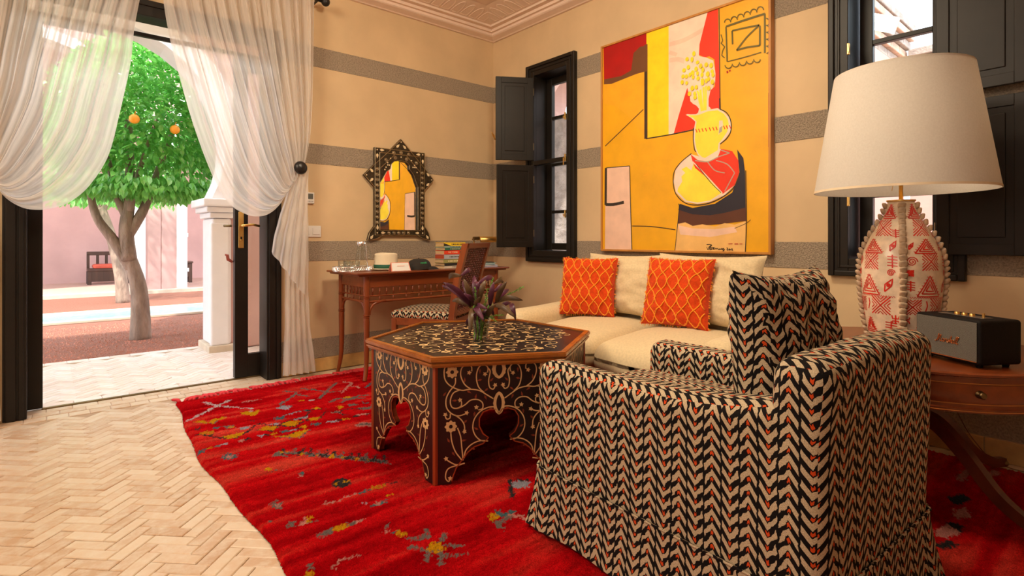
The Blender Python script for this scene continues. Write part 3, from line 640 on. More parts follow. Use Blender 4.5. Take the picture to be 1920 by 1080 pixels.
# ------------------------------------------------------------------ drawn shapes (metres)
RUG_MOTIFS = [
 ('s',2,0.022,[(0.574,3.347),(0.763,3.542),(0.843,3.603)]),
 ('s',2,0.022,[(0.721,3.65),(0.763,3.542),(0.903,3.348)]),
 ('s',5,0.015,[(0.903,3.522),(0.95,3.511),(0.993,3.504)]),
 ('s',1,0.025,[(1.166,3.594),(1.217,3.517),(1.143,3.421),(1.054,3.335)]),
 ('s',1,0.02,[(1.189,3.476),(1.239,3.385)]),
 ('s',1,0.022,[(1.271,3.589),(1.362,3.409),(1.416,3.362)]),
 ('s',1,0.028,[(1.497,3.575),(1.362,3.409),(1.276,3.298)]),
 ('s',5,0.02,[(1.544,3.573),(1.578,3.506),(1.427,3.32)]),
 ('s',5,0.015,[(1.531,3.418),(1.569,3.367)]),
 ('s',3,0.02,[(1.591,3.331),(1.7,3.439)]),
 ('p',0,0,[(0.824,3.316),(0.873,3.313),(0.886,3.275),(0.926,3.312),(0.921,3.271),(0.876,3.215),(0.849,3.244)]),
 ('p',2,0,[(0.865,3.306),(0.896,3.311),(0.897,3.292),(0.874,3.273)]),
 ('p',0,0,[(0.599,3.314),(0.641,3.313),(0.659,3.257),(0.693,3.292),(0.746,3.307),(0.746,3.283),(0.672,3.216),(0.637,3.253)]),
 ('s',1,0.012,[(0.595,3.305),(0.638,3.257),(0.672,3.216),(0.748,3.293)]),
 ('p',6,0,[(1.009,3.262),(1.05,3.295),(1.086,3.25),(1.081,3.214),(1.042,3.212)]),
 ('s',1,0.012,[(1.025,3.275),(1.057,3.298),(1.09,3.253)]),
 ('p',0,0,[(1.159,3.331),(1.189,3.321),(1.188,3.298),(1.162,3.3)]),
 ('p',2,0,[(1.209,3.303),(1.238,3.299),(1.235,3.281),(1.206,3.285)]),
 ('s',1,0.03,[(1.298,3.182),(1.357,3.222),(1.391,3.186),(1.431,3.164),(1.491,3.2),(1.528,3.168)]),
 ('s',1,0.03,[(1.337,3.126),(1.399,3.155),(1.45,3.142),(1.486,3.126)]),
 ('p',0,0,[(1.399,3.222),(1.441,3.218),(1.429,3.175),(1.388,3.195)]),
 ('p',3,0,[(1.109,3.123),(1.152,3.112),(1.136,3.086),(1.11,3.101)]),
 ('p',0,0,[(1.167,3.126),(1.192,3.132),(1.208,3.091),(1.18,3.083)]),
 ('p',0,0,[(1.294,3.072),(1.32,3.055),(1.31,3.017),(1.285,3.02)]),
 ('p',1,0,[(1.351,3.065),(1.406,3.032),(1.387,3.006),(1.341,3.026)]),
 ('p',3,0,[(1.435,3.05),(1.47,3.026),(1.454,2.999),(1.431,3.019)]),
 ('p',1,0,[(1.364,2.957),(1.432,2.939),(1.483,2.994),(1.456,2.932),(1.407,2.888),(1.37,2.925)]),
 ('p',5,0,[(1.223,2.998),(1.27,2.984),(1.263,2.938),(1.216,2.965)]),
 ('p',6,0,[(0.996,3.117),(1.079,3.135),(1.099,3.105),(0.998,3.095)]),
 ('p',3,0,[(0.941,3.09),(1.002,3.087),(0.982,3.043),(0.95,3.054)]),
 ('p',6,0,[(1.016,3.014),(1.107,3.022),(1.077,2.974),(1.026,2.982)]),
 ('p',0,0,[(1.079,2.972),(1.145,2.952),(1.119,2.901),(1.094,2.907)]),
 ('p',6,0,[(0.884,3.023),(0.946,3.004),(0.924,2.97),(0.888,2.997)]),
 ('p',0,0,[(0.936,2.955),(0.988,2.991),(1.046,2.964),(0.985,2.895)]),
 ('p',0,0,[(0.828,2.961),(0.862,2.986),(0.923,2.956),(0.876,2.894)]),
 ('p',0,0,[(0.662,2.969),(0.712,2.977),(0.758,2.968),(0.713,2.9),(0.679,2.925)]),
 ('p',6,0,[(0.752,3.058),(0.812,3.04),(0.791,3.003),(0.764,3.02)]),
 ('p',6,0,[(1.144,2.856),(1.194,2.837),(1.179,2.815),(1.137,2.832)]),
 ('p',4,0,[(1.194,2.849),(1.225,2.842),(1.209,2.812),(1.187,2.827)]),
 ('p',0,0,[(1.224,2.847),(1.253,2.827),(1.24,2.798),(1.215,2.812)]),
 ('p',3,0,[(1.065,2.867),(1.112,2.86),(1.097,2.828),(1.059,2.845)]),
 ('p',4,0,[(1.286,2.843),(1.321,2.863),(1.338,2.843),(1.314,2.819),(1.287,2.817)]),
 ('p',4,0,[(1.354,2.847),(1.38,2.833),(1.362,2.802),(1.343,2.819)]),
 ('s',5,0.03,[(1.313,2.845),(1.354,2.834)]),
 ('p',5,0,[(1.229,2.703),(1.283,2.726),(1.32,2.671),(1.292,2.627),(1.24,2.661)]),
 ('s',1,0.03,[(1.252,2.699),(1.299,2.666)]),
 ('p',0,0,[(1.005,2.863),(1.025,2.879),(1.037,2.847),(1.011,2.824)]),
 ('p',3,0,[(0.909,2.869),(0.94,2.864),(0.934,2.827),(0.906,2.843)]),
 ('p',6,0,[(0.938,2.856),(0.981,2.851),(0.965,2.821),(0.935,2.83)]),
 ('p',4,0,[(0.979,2.853),(1.002,2.854),(0.991,2.831),(0.97,2.828)]),
 ('p',0,0,[(0.855,2.809),(0.921,2.787),(0.98,2.798),(1.028,2.793),(0.95,2.715),(0.9,2.758)]),
 ('s',3,0.01,[(0.853,2.811),(0.899,2.755),(0.953,2.714),(1.03,2.791)]),
 ('s',4,0.015,[(0.89,2.793),(0.936,2.784),(0.95,2.793)]),
 ('s',4,0.014,[(0.609,3.035),(0.656,2.954),(0.708,2.897),(0.763,2.954),(0.782,2.968),(0.851,3.063),(0.884,3.023)]),
 ('s',4,0.013,[(0.819,2.968),(0.874,2.896),(0.957,2.983),(1.026,3.017),(1.046,2.972),(1.137,3.072)]),
 ('s',4,0.013,[(0.879,3.005),(0.939,2.944),(0.984,2.892),(1.083,2.957),(1.117,2.903),(1.204,3.015),(1.257,2.956),(1.297,2.987),(1.379,2.93)]),
 ('s',4,0.012,[(1.246,2.991),(1.266,2.885)]),
 ('s',4,0.01,[(0.994,3.119),(1.054,3.118),(1.156,3.104),(1.214,3.072)]),
 ('p',6,0,[(0.798,2.872),(0.824,2.87),(0.822,2.846),(0.802,2.851)]),
 ('p',4,0,[(0.826,2.869),(0.855,2.868),(0.844,2.842),(0.825,2.847)]),
 ('p',0,0,[(0.856,2.873),(0.883,2.871),(0.883,2.846),(0.857,2.841)]),
 ('p',5,0,[(0.701,2.868),(0.735,2.867),(0.722,2.834)]),
 ('p',4,0,[(0.731,2.871),(0.762,2.873),(0.755,2.841),(0.732,2.845)]),
 ('p',7,0,[(0.583,3.088),(0.615,3.112),(0.657,3.086),(0.63,3.037),(0.589,3.058)]),
 ('s',4,0.016,[(0.569,3.079),(0.609,3.035),(0.634,3.034)]),
 ('p',4,0,[(0.587,3.19),(0.608,3.193),(0.595,3.14),(0.58,3.142)]),
 ('p',3,0,[(0.646,3.128),(0.673,3.148),(0.691,3.133),(0.663,3.102)]),
 ('p',1,0,[(0.695,3.129),(0.748,3.128),(0.744,3.066),(0.71,3.079)]),
 ('p',0,0,[(0.719,3.097),(0.738,3.099),(0.74,3.073),(0.723,3.077)]),
 ('p',4,0,[(0.828,3.141),(0.851,3.144),(0.858,3.119),(0.839,3.119)]),
 ('p',3,0,[(0.527,2.802),(0.533,2.848),(0.566,2.864),(0.565,2.838),(0.536,2.803)]),
 ('p',0,0,[(0.564,2.856),(0.586,2.873),(0.597,2.846),(0.582,2.828)]),
 ('p',1,0,[(0.599,2.854),(0.627,2.866),(0.626,2.839),(0.602,2.838)]),
 ('p',6,0,[(0.627,2.866),(0.661,2.868),(0.663,2.851),(0.627,2.842)]),
 ('p',3,0,[(0.587,2.684),(0.628,2.724),(0.661,2.678),(0.624,2.629)]),
 ('p',5,0,[(0.6,2.681),(0.627,2.699),(0.646,2.675),(0.625,2.652)]),
 ('s',1,0.045,[(0.793,2.565),(0.821,2.575),(0.877,2.521),(0.927,2.45),(0.977,2.382),(1.027,2.317),(1.076,2.252),(1.127,2.173)]),
 ('p',0,0,[(0.813,2.59),(0.83,2.589),(0.832,2.565),(0.813,2.565)]),
 ('p',0,0,[(0.878,2.501),(0.893,2.508),(0.894,2.49),(0.88,2.485)]),
 ('p',0,0,[(0.925,2.443),(0.934,2.455),(0.941,2.433),(0.926,2.426)]),
 ('p',0,0,[(0.961,2.379),(0.982,2.394),(0.992,2.369),(0.968,2.36)]),
 ('p',0,0,[(0.997,2.343),(1.019,2.358),(1.023,2.337),(1.0,2.326)]),
 ('p',0,0,[(1.043,2.284),(1.058,2.293),(1.058,2.271),(1.046,2.266)]),
 ('p',0,0,[(1.074,2.237),(1.086,2.252),(1.085,2.232)]),
 ('p',0,0,[(0.701,2.433),(0.72,2.446),(0.731,2.422),(0.722,2.409)]),
 ('p',1,0,[(0.724,2.406),(0.745,2.41),(0.757,2.388),(0.735,2.392)]),
 ('p',5,0,[(0.751,2.383),(0.769,2.382),(0.768,2.373)]),
 ('p',3,0,[(0.802,2.303),(0.814,2.314),(0.824,2.287),(0.806,2.278)]),
 ('p',5,0,[(0.794,2.282),(0.815,2.277),(0.802,2.254)]),
 ('p',4,0,[(0.861,2.109),(0.894,2.139),(0.929,2.122),(0.935,2.08),(0.899,2.054),(0.867,2.075)]),
 ('p',0,0,[(0.871,2.113),(0.889,2.125),(0.892,2.104),(0.877,2.098)]),
 ('p',0,0,[(0.91,2.107),(0.926,2.117),(0.931,2.093),(0.914,2.089)]),
 ('s',5,0.014,[(0.784,1.984),(0.823,1.97),(0.863,1.971),(0.903,1.974)]),
 ('s',3,0.014,[(0.91,1.979),(0.94,1.964),(0.978,1.975)]),
 ('s',7,0.016,[(0.971,1.977),(0.997,1.963),(1.026,1.968)]),
 ('s',4,0.01,[(1.032,1.979),(1.067,1.955)]),
 ('p',0,0,[(0.984,1.888),(1.004,1.887),(1.006,1.869),(0.987,1.87)]),
 ('p',3,0,[(0.907,1.848),(0.943,1.857),(0.98,1.853),(0.952,1.826),(0.915,1.832)]),
 ('p',5,0,[(0.926,1.862),(0.948,1.857),(0.942,1.838),(0.922,1.845)]),
 ('p',6,0,[(0.889,1.879),(0.908,1.881),(0.907,1.864),(0.891,1.862)]),
 ('p',1,0,[(0.628,2.108),(0.655,2.125),(0.647,2.088),(0.674,2.079),(0.653,2.063),(0.651,2.034),(0.625,2.062)]),
 ('p',5,0,[(0.634,2.079),(0.659,2.081),(0.65,2.054),(0.635,2.059)]),
 ('p',1,0,[(0.618,1.891),(0.639,1.923),(0.654,1.919),(0.638,1.882)]),
 ('p',5,0,[(0.658,1.881),(0.692,1.921),(0.701,1.879),(0.669,1.868)]),
 ('p',0,0,[(0.68,1.888),(0.709,1.929),(0.718,1.917),(0.698,1.876)]),
 ('s',1,0.015,[(0.696,1.874),(0.711,1.879)]),
 ('p',1,0,[(0.582,1.972),(0.596,1.977),(0.59,1.957)]),
 ('p',1,0,[(0.678,1.774),(0.692,1.794),(0.743,1.794),(0.739,1.765),(0.695,1.76)]),
 ('p',0,0,[(0.735,1.774),(0.748,1.79),(0.782,1.788),(0.786,1.771),(0.747,1.763)]),
 ('p',1,0,[(0.779,1.78),(0.807,1.796),(0.818,1.772),(0.793,1.765)]),
 ('p',5,0,[(0.812,1.783),(0.842,1.792),(0.842,1.765),(0.817,1.768)]),
 ('p',1,0,[(0.873,1.696),(0.9,1.698),(0.887,1.671),(0.878,1.684)]),
 ('p',5,0,[(0.855,1.662),(0.878,1.671),(0.877,1.651),(0.859,1.642)]),
 ('p',3,0,[(0.871,1.64),(0.892,1.641),(0.887,1.621),(0.873,1.621)]),
 ('p',0,0,[(0.878,1.613),(0.9,1.635),(0.905,1.611),(0.918,1.592),(0.888,1.594)]),
 ('s',1,0.02,[(0.902,1.574),(0.929,1.538),(0.966,1.547)]),
 ('s',1,0.018,[(0.975,1.575),(0.95,1.525)]),
 ('s',1,0.02,[(0.875,1.519),(0.912,1.473)]),
 ('s',1,0.022,[(1.008,1.511),(0.956,1.474)]),
 ('s',1,0.018,[(1.012,1.411),(0.959,1.467)]),
 ('s',1,0.02,[(0.985,1.373),(0.937,1.411),(0.94,1.437)]),
 ('s',1,0.022,[(0.877,1.419),(0.913,1.461)]),
 ('s',1,0.022,[(0.903,1.376),(0.935,1.427)]),
 ('p',0,0,[(0.911,1.469),(0.943,1.5),(0.971,1.476),(0.951,1.435),(0.92,1.44)]),
 ('p',0,0,[(1.198,1.513),(1.223,1.51),(1.221,1.475),(1.176,1.475)]),
 ('p',3,0,[(1.231,1.532),(1.242,1.518),(1.238,1.484),(1.28,1.48),(1.277,1.463),(1.226,1.453),(1.216,1.48)]),
 ('p',1,0,[(1.176,1.47),(1.218,1.46),(1.256,1.463),(1.253,1.448),(1.193,1.441),(1.171,1.394),(1.164,1.416)]),
 ('s',5,0.02,[(1.248,1.464),(1.273,1.439),(1.27,1.389)]),
 ('p',6,0,[(1.419,1.653),(1.467,1.647),(1.483,1.61),(1.438,1.579),(1.399,1.617)]),
 ('s',4,0.02,[(1.428,1.675),(1.339,1.557)]),
 ('s',4,0.012,[(1.428,1.675),(1.492,1.626)]),
 ('p',1,0,[(0.599,1.648),(0.613,1.643),(0.603,1.593),(0.591,1.609)]),
 ('p',0,0,[(0.579,1.602),(0.603,1.593),(0.586,1.564),(0.571,1.578)]),
 ('s',5,0.012,[(0.655,1.574),(0.683,1.603),(0.712,1.598),(0.738,1.576)]),
 ('p',5,0,[(2.91,0.439),(3.062,0.415),(3.038,0.382),(2.906,0.413)]),
 ('p',4,0,[(2.879,0.441),(2.931,0.416),(2.886,0.397),(2.818,0.419)]),
 ('p',5,0,[(2.832,0.506),(2.975,0.49),(2.942,0.464),(2.809,0.475)]),
 ('p',5,0,[(2.461,0.446),(2.553,0.426),(2.48,0.391),(2.414,0.42)]),
 ('p',4,0,[(2.582,0.486),(2.672,0.452),(2.638,0.416),(2.556,0.444)]),
 ('p',5,0,[(2.257,0.458),(2.366,0.434),(2.314,0.392),(2.225,0.419)]),
 ('p',4,0,[(2.169,0.435),(2.24,0.405),(2.21,0.384),(2.146,0.409)]),
 ('p',4,0,[(2.372,0.446),(2.387,0.398),(2.33,0.394),(2.326,0.415)]),
 ('s',1,0.014,[(0.793,2.565),(0.823,2.51)]),
 ('s',4,0.014,[(0.813,2.554),(0.843,2.609)]),
 ('s',4,0.014,[(0.834,2.544),(0.864,2.489)]),
 ('s',1,0.014,[(0.854,2.533),(0.884,2.588)]),
 ('s',4,0.014,[(0.874,2.523),(0.904,2.468)]),
 ('s',4,0.014,[(0.887,2.507),(0.917,2.562)]),
 ('s',1,0.014,[(0.899,2.49),(0.929,2.435)]),
 ('s',4,0.014,[(0.911,2.473),(0.941,2.528)]),
 ('s',4,0.014,[(0.923,2.455),(0.953,2.4)]),
 ('s',1,0.014,[(0.935,2.439),(0.965,2.494)]),
 ('s',4,0.014,[(0.947,2.423),(0.977,2.368)]),
 ('s',4,0.014,[(0.959,2.406),(0.989,2.461)]),
 ('s',1,0.014,[(0.971,2.39),(1.001,2.335)]),
 ('s',4,0.014,[(0.983,2.374),(1.013,2.429)]),
 ('s',4,0.014,[(0.995,2.359),(1.025,2.304)]),
 ('s',1,0.014,[(1.007,2.343),(1.037,2.398)]),
 ('s',4,0.014,[(1.019,2.328),(1.049,2.273)]),
 ('s',4,0.014,[(1.031,2.312),(1.061,2.367)]),
 ('s',1,0.014,[(1.043,2.296),(1.073,2.241)]),
 ('s',4,0.014,[(1.054,2.281),(1.084,2.336)]),
 ('s',4,0.014,[(1.066,2.265),(1.096,2.21)]),
 ('s',1,0.014,[(1.078,2.249),(1.108,2.304)]),
 ('s',4,0.014,[(1.09,2.23),(1.12,2.175)]),
 ('s',4,0.014,[(1.102,2.211),(1.132,2.266)]),
 ('s',1,0.014,[(1.114,2.192),(1.144,2.137)]),
 ('s',4,0.014,[(1.127,2.173),(1.157,2.228)]),
]
PAINT_SHAPES = [
 ('p',1,0,[(0.0203,1.5469),(0.4081,1.5438),(0.4081,1.3178),(0.3197,1.2898),(0.1878,1.2752),(0.0251,1.293)]),
 ('p',2,0,[(0.0251,1.2986),(0.1878,1.2879),(0.2764,1.3088),(0.2981,1.428),(0.3516,1.4581),(0.4081,1.4517),(0.4081,1.2726),(0.3197,1.2721),(0.096,1.2496),(0.0251,1.2612)]),
 ('p',3,0,[(0.0251,1.2612),(0.096,1.2496),(0.3197,1.2721),(0.3956,1.2686),(0.3956,0.8015),(0.2764,0.9609),(0.1423,1.0749),(0.0251,1.1153)]),
 ('p',4,0,[(0.4081,1.5403),(0.5877,1.5424),(0.5877,0.7997),(0.4143,0.8024)]),
 ('p',5,0,[(0.5877,1.5391),(0.8738,1.5486),(0.8133,1.2785),(0.9243,1.1331),(0.8907,0.905),(0.7692,0.8137),(0.6258,0.8025),(0.5877,0.7997)]),
 ('s',12,0.03,[(0.5934,1.4101),(0.7151,1.4097),(0.8703,1.4455)]),
 ('s',12,0.03,[(0.5934,1.3012),(0.6597,1.293),(0.7151,1.2628)]),
 ('s',12,0.025,[(0.5934,1.3565),(0.6503,1.3251)]),
 ('p',6,0,[(0.8738,1.5454),(0.9442,1.5479),(0.9574,0.9087),(0.9042,0.9136),(0.8806,0.9384),(0.8806,0.9856),(0.8941,1.0379),(0.9226,1.0554),(0.9276,1.1323),(0.9193,1.2279),(0.8856,1.2553),(0.8532,1.2556),(0.8133,1.2833),(0.8168,1.3495)]),
 ('p',6,0,[(0.7314,1.0961),(0.7441,1.0447),(0.7513,0.9947),(0.7692,0.9751),(0.7958,0.9573),(0.8133,0.9348),(0.8081,0.9118),(0.7869,0.8994),(0.7242,0.9151),(0.7869,0.856),(0.7816,0.8086),(0.6277,0.8022),(0.6634,0.9125)]),
 ('s',2,0.028,[(0.4039,1.4615),(0.4039,1.2527),(0.4039,0.7969)]),
 ('s',7,0.016,[(0.4039,1.2701),(0.4039,0.7969)]),
 ('s',7,0.008,[(0.4039,0.7969),(0.603,0.7975),(0.7816,0.8038)]),
 ('s',7,0.006,[(0.9508,1.5457),(0.9541,1.2812),(0.959,0.9037)]),
 ('s',7,0.007,[(0.0371,0.792),(0.2102,0.8997),(0.3831,1.0077)]),
 ('p',5,0,[(0.7364,1.0581),(0.7255,1.101),(0.6889,1.1252),(0.6843,1.1919),(0.7164,1.2906),(0.7794,1.2988),(0.8146,1.2737),(0.8579,1.2564),(0.913,1.2213),(0.9272,1.1359),(0.9255,1.0817),(0.892,1.0419),(0.8733,1.0143),(0.8733,0.9512),(0.8835,0.9256),(0.8707,0.8885),(0.8233,0.8967),(0.8102,0.947),(0.7705,0.9785),(0.7571,1.0134)]),
 ('s',8,0.012,[(0.8015,1.0528),(0.819,0.9933),(0.832,0.9111)]),
 ('s',8,0.014,[(0.8233,1.0562),(0.8303,0.9831),(0.8424,0.8974)]),
 ('s',8,0.014,[(0.845,1.0676),(0.8493,0.9794),(0.8536,0.8915)]),
 ('s',8,0.012,[(0.8622,1.0718),(0.8622,0.9849),(0.8605,0.8903)]),
 ('s',8,0.01,[(0.8102,1.0429),(0.8146,0.9861),(0.839,0.9099)]),
 ('p',5,0,[(0.7164,0.9128),(0.7882,0.9028),(0.8146,0.9062),(0.8146,0.9142),(0.875,0.9154),(0.9421,0.9149),(0.9831,0.8844),(1.0153,0.8481),(1.0328,0.8071),(1.0272,0.7546),(0.9912,0.7139),(0.9586,0.6913),(0.9545,0.6415),(0.9338,0.6051),(0.892,0.5902),(0.8493,0.5949),(0.8059,0.6356),(0.7865,0.6781),(0.7749,0.7359),(0.7794,0.8158),(0.79,0.8624)]),
 ('p',8,0,[(0.7273,0.9069),(0.7971,0.8949),(0.8233,0.8967),(0.875,0.9067),(0.9421,0.901),(0.9831,0.8728),(1.0089,0.8339),(1.0153,0.8023),(1.0057,0.7578),(0.9749,0.7162),(0.9487,0.6927),(0.9438,0.6506),(0.9255,0.6154),(0.8835,0.603),(0.8493,0.6052),(0.8102,0.6431),(0.7953,0.677),(0.7847,0.7346),(0.79,0.8142),(0.7971,0.8532),(0.7705,0.8817)]),
 ('p',5,0,[(0.952,0.8341),(0.9749,0.8318),(0.979,0.8004),(0.9487,0.7431)]),
 ('p',15,0,[(0.9545,0.7887),(0.9749,0.7995),(0.9709,0.763),(0.9504,0.7545)]),
 ('s',6,0.006,[(0.79,0.8061),(0.8006,0.7821)]),
 ('s',6,0.006,[(0.8102,0.8046),(0.8207,0.7807)]),
 ('s',6,0.006,[(0.8338,0.8042),(0.8441,0.7804)]),
 ('s',6,0.006,[(0.8579,0.8029),(0.8682,0.7792)]),
 ('s',6,0.006,[(0.8852,0.8018),(0.8953,0.7783)]),
 ('s',6,0.006,[(0.9088,0.8005),(0.9188,0.7771)]),
 ('s',6,0.006,[(0.9297,0.7996),(0.9396,0.7763)]),
 ('s',6,0.006,[(0.9814,0.7977),(0.9912,0.7746)]),
 ('s',6,0.006,[(0.9992,0.7964),(1.0089,0.7734)]),
 ('s',6,0.006,[(1.0193,0.7955),(1.0288,0.7727)]),
 ('s',7,0.006,[(0.9586,0.9042),(1.0033,0.8731),(1.0296,0.8152),(1.028,0.7545),(0.9992,0.7128),(0.9586,0.6859)]),
 ('s',7,0.006,[(0.7749,0.8165),(0.7732,0.7442),(0.7812,0.6787),(0.7927,0.6572)]),
 ('s',7,0.01,[(0.9569,0.9742),(0.9586,0.9042)]),
 ('p',9,0,[(1.0695,0.6392),(1.1081,0.582),(1.1188,0.4912),(1.1234,0.2522),(0.99,0.2109),(0.7692,0.2328),(0.6634,0.2854),(0.6746,0.3261),(0.7692,0.2941),(0.9243,0.314),(1.038,0.3769),(1.085,0.4943)]),
 ('p',10,0,[(0.669,0.2852),(0.7692,0.2522),(0.8907,0.2418),(0.99,0.2539),(1.1234,0.282),(1.1265,0.1999),(1.0538,0.1941),(0.9574,0.1839),(0.7692,0.1763),(0.6597,0.1947)]),
 ('p',11,0,[(0.6503,0.19),(0.7151,0.2017),(0.7692,0.1763),(0.8394,0.1862),(0.9243,0.1689),(0.99,0.1909),(1.0538,0.1789),(1.1234,0.2),(1.1204,0.0105),(0.641,0.0078)]),
 ('p',12,0,[(0.6634,0.1831),(0.7692,0.1602),(0.9243,0.1533),(1.0538,0.1668),(1.0695,0.1333),(0.8907,0.1035),(0.6783,0.1203)]),
 ('p',5,0,[(0.7602,0.6453),(0.6875,0.6046),(0.641,0.5516),(0.6277,0.478),(0.6447,0.4021),(0.7151,0.3356),(0.8046,0.3182),(0.8907,0.3266),(0.99,0.3646),(1.0538,0.4214),(1.0819,0.4946),(1.0772,0.5704),(1.038,0.6324),(0.9574,0.6562),(0.8567,0.6102)]),
 ('p',8,0,[(0.7242,0.5681),(0.7602,0.5402),(0.7781,0.5869),(0.8567,0.5073),(0.9656,0.3785),(0.8907,0.3361),(0.8046,0.3278),(0.7242,0.3449),(0.656,0.4097),(0.6634,0.4339),(0.6931,0.4728),(0.6857,0.5063),(0.7151,0.5282),(0.6875,0.5554)]),
 ('p',6,0,[(0.7549,0.646),(0.8046,0.6033),(0.8738,0.5847),(0.9409,0.6008),(0.9656,0.6552),(1.038,0.6324),(1.0772,0.5704),(1.0819,0.4946),(1.0538,0.4214),(0.977,0.3731),(0.8907,0.465),(0.7869,0.5538),(0.7692,0.5959)]),
 ('s',15,0.006,[(0.7869,0.602),(0.8738,0.5847),(0.9492,0.6076),(1.0221,0.6222),(0.9656,0.6475)]),
 ('s',15,0.006,[(0.8738,0.5847),(0.9243,0.5246),(0.99,0.503)]),
 ('s',15,0.006,[(0.9326,0.5861),(1.0061,0.5551),(1.0538,0.4972),(0.99,0.3877)]),
 ('s',5,0.007,[(0.7692,0.5959),(0.8567,0.5073),(0.9737,0.378)]),
 ('s',7,0.004,[(0.7958,0.577),(0.8907,0.4571),(0.9656,0.3816)]),
 ('s',7,0.006,[(0.7602,0.6502),(0.6875,0.6046),(0.6353,0.5488),(0.624,0.4783),(0.6447,0.3938),(0.7151,0.3291),(0.8046,0.3118),(0.8992,0.3231),(0.99,0.3616),(1.0569,0.4181),(1.0866,0.4942)]),
 ('s',7,0.005,[(1.1234,0.5057),(1.128,0.1999),(1.1204,0.0135)]),
 ('s',7,0.005,[(0.6634,0.3267),(0.669,0.2852),(0.6372,0.0077)]),
 ('p',12,0,[(0.0442,0.627),(0.2655,0.6195),(0.2721,0.3189),(0.283,0.0119),(0.0371,0.0155)]),
 ('s',7,0.022,[(0.0466,0.6268),(0.0442,0.3474)]),
 ('s',7,0.022,[(0.0442,0.3511),(0.1193,0.3476),(0.2147,0.3593)]),
 ('s',7,0.006,[(0.049,0.6265),(0.2655,0.6195),(0.2743,0.3188),(0.2851,0.012)]),
 ('s',7,0.005,[(0.2873,0.1847),(0.4039,0.1809),(0.5055,0.1724),(0.641,0.1537)]),
 ('s',7,0.003,[(1.0538,0.1562),(1.1234,0.1851),(1.1537,0.2066)]),
 ('s',3,0.004,[(0.3831,0.5377),(0.4143,0.5419),(0.4205,0.5552)]),
 ('s',13,0.012,[(0.9981,1.4108),(1.1158,1.4147),(1.2376,1.4153)]),
 ('s',13,0.009,[(0.9981,1.4108),(1.0061,1.1909)]),
 ('s',13,0.006,[(1.0061,1.1909),(1.1158,1.1906),(1.2173,1.1941)]),
 ('s',13,0.01,[(1.2376,1.4153),(1.2376,1.1845)]),
 ('s',13,0.01,[(1.0412,1.2886),(1.038,1.3731),(1.128,1.3663),(1.2056,1.3581),(1.131,1.3089),(1.0663,1.2455),(1.131,1.2463),(1.2085,1.2359),(1.2085,1.3528)]),
 ('s',13,0.006,[(0.9656,1.3709),(0.977,1.3291),(0.9656,1.3168),(0.99,1.2871),(0.977,1.2674),(0.9705,1.2383),(0.99,1.2179)]),
 ('s',1,0.01,[(1.2677,0.946),(1.2648,0.7952),(1.2677,0.6289)]),
 ('s',1,0.014,[(1.0029,1.1242),(1.0125,1.1266)]),
 ('s',1,0.01,[(1.0189,1.1297),(1.0285,1.132)]),
 ('s',1,0.005,[(1.0141,0.0604),(1.0412,0.0622)]),
 ('s',1,0.006,[(1.0538,0.0607),(1.0772,0.0609)]),
 ('s',1,0.004,[(1.085,0.061),(1.1035,0.0611)]),
 ('s',13,0.006,[(0.9884,1.4383),(0.9922,1.4497),(1.0022,1.4547),(1.0147,1.4514),(1.0252,1.4411),(1.03,1.4276)]),
 ('s',13,0.006,[(1.0309,1.4407),(1.0346,1.452),(1.0444,1.4569),(1.0567,1.4537),(1.0671,1.4435),(1.0717,1.4301)]),
 ('s',13,0.006,[(1.0726,1.443),(1.0762,1.4543),(1.0859,1.4591),(1.0979,1.4559),(1.1081,1.4458),(1.1127,1.4325)]),
 ('s',13,0.006,[(1.1135,1.4453),(1.1171,1.4565),(1.1265,1.4613),(1.1384,1.4581),(1.1483,1.4481),(1.1528,1.4349)]),
 ('s',13,0.006,[(1.1537,1.4476),(1.1572,1.4586),(1.1665,1.4634),(1.1781,1.4602),(1.1879,1.4503),(1.1923,1.4373)]),
 ('s',13,0.006,[(1.1931,1.4498),(1.1965,1.4608),(1.2056,1.4655),(1.2171,1.4623),(1.2267,1.4525),(1.231,1.4396)]),
 ('s',13,0.006,[(1.2465,1.3855),(1.2571,1.3776),(1.2637,1.3653),(1.2642,1.3525),(1.2585,1.3434),(1.2483,1.3408)]),
 ('s',13,0.006,[(1.2465,1.3449),(1.2571,1.3371),(1.2637,1.3249),(1.2642,1.3121),(1.2585,1.3029),(1.2483,1.3002)]),
 ('s',13,0.006,[(1.2465,1.3043),(1.2571,1.2967),(1.2637,1.2845),(1.2642,1.2717),(1.2585,1.2625),(1.2483,1.2597)]),
 ('s',13,0.006,[(1.2465,1.2638),(1.2571,1.2562),(1.2637,1.2441),(1.2642,1.2313),(1.2585,1.222),(1.2483,1.2191)]),
 ('s',13,0.006,[(1.2465,1.2232),(1.2571,1.2157),(1.2637,1.2037),(1.2642,1.1909),(1.2585,1.1816),(1.2483,1.1786)]),
 ('s',13,0.006,[(1.0361,1.1611),(1.0307,1.1508),(1.0203,1.1464),(1.0079,1.1494),(0.9974,1.1588),(0.992,1.1718)]),
 ('s',13,0.006,[(1.0816,1.1592),(1.0763,1.1489),(1.0661,1.1446),(1.054,1.1475),(1.0437,1.1568),(1.0384,1.1697)]),
 ('s',13,0.006,[(1.1261,1.1572),(1.121,1.1471),(1.111,1.1428),(1.0991,1.1457),(1.089,1.1549),(1.0838,1.1676)]),
 ('s',13,0.006,[(1.1698,1.1553),(1.1647,1.1453),(1.1549,1.141),(1.1433,1.1439),(1.1334,1.153),(1.1283,1.1656)]),
 ('s',13,0.006,[(1.2126,1.1535),(1.2076,1.1435),(1.198,1.1393),(1.1866,1.1421),(1.1769,1.1511),(1.1719,1.1636)]),
 ('s',7,0.0045,[(0.8691,0.0411),(0.8783,0.021),(0.8875,0.0445),(0.8909,0.0212)]),
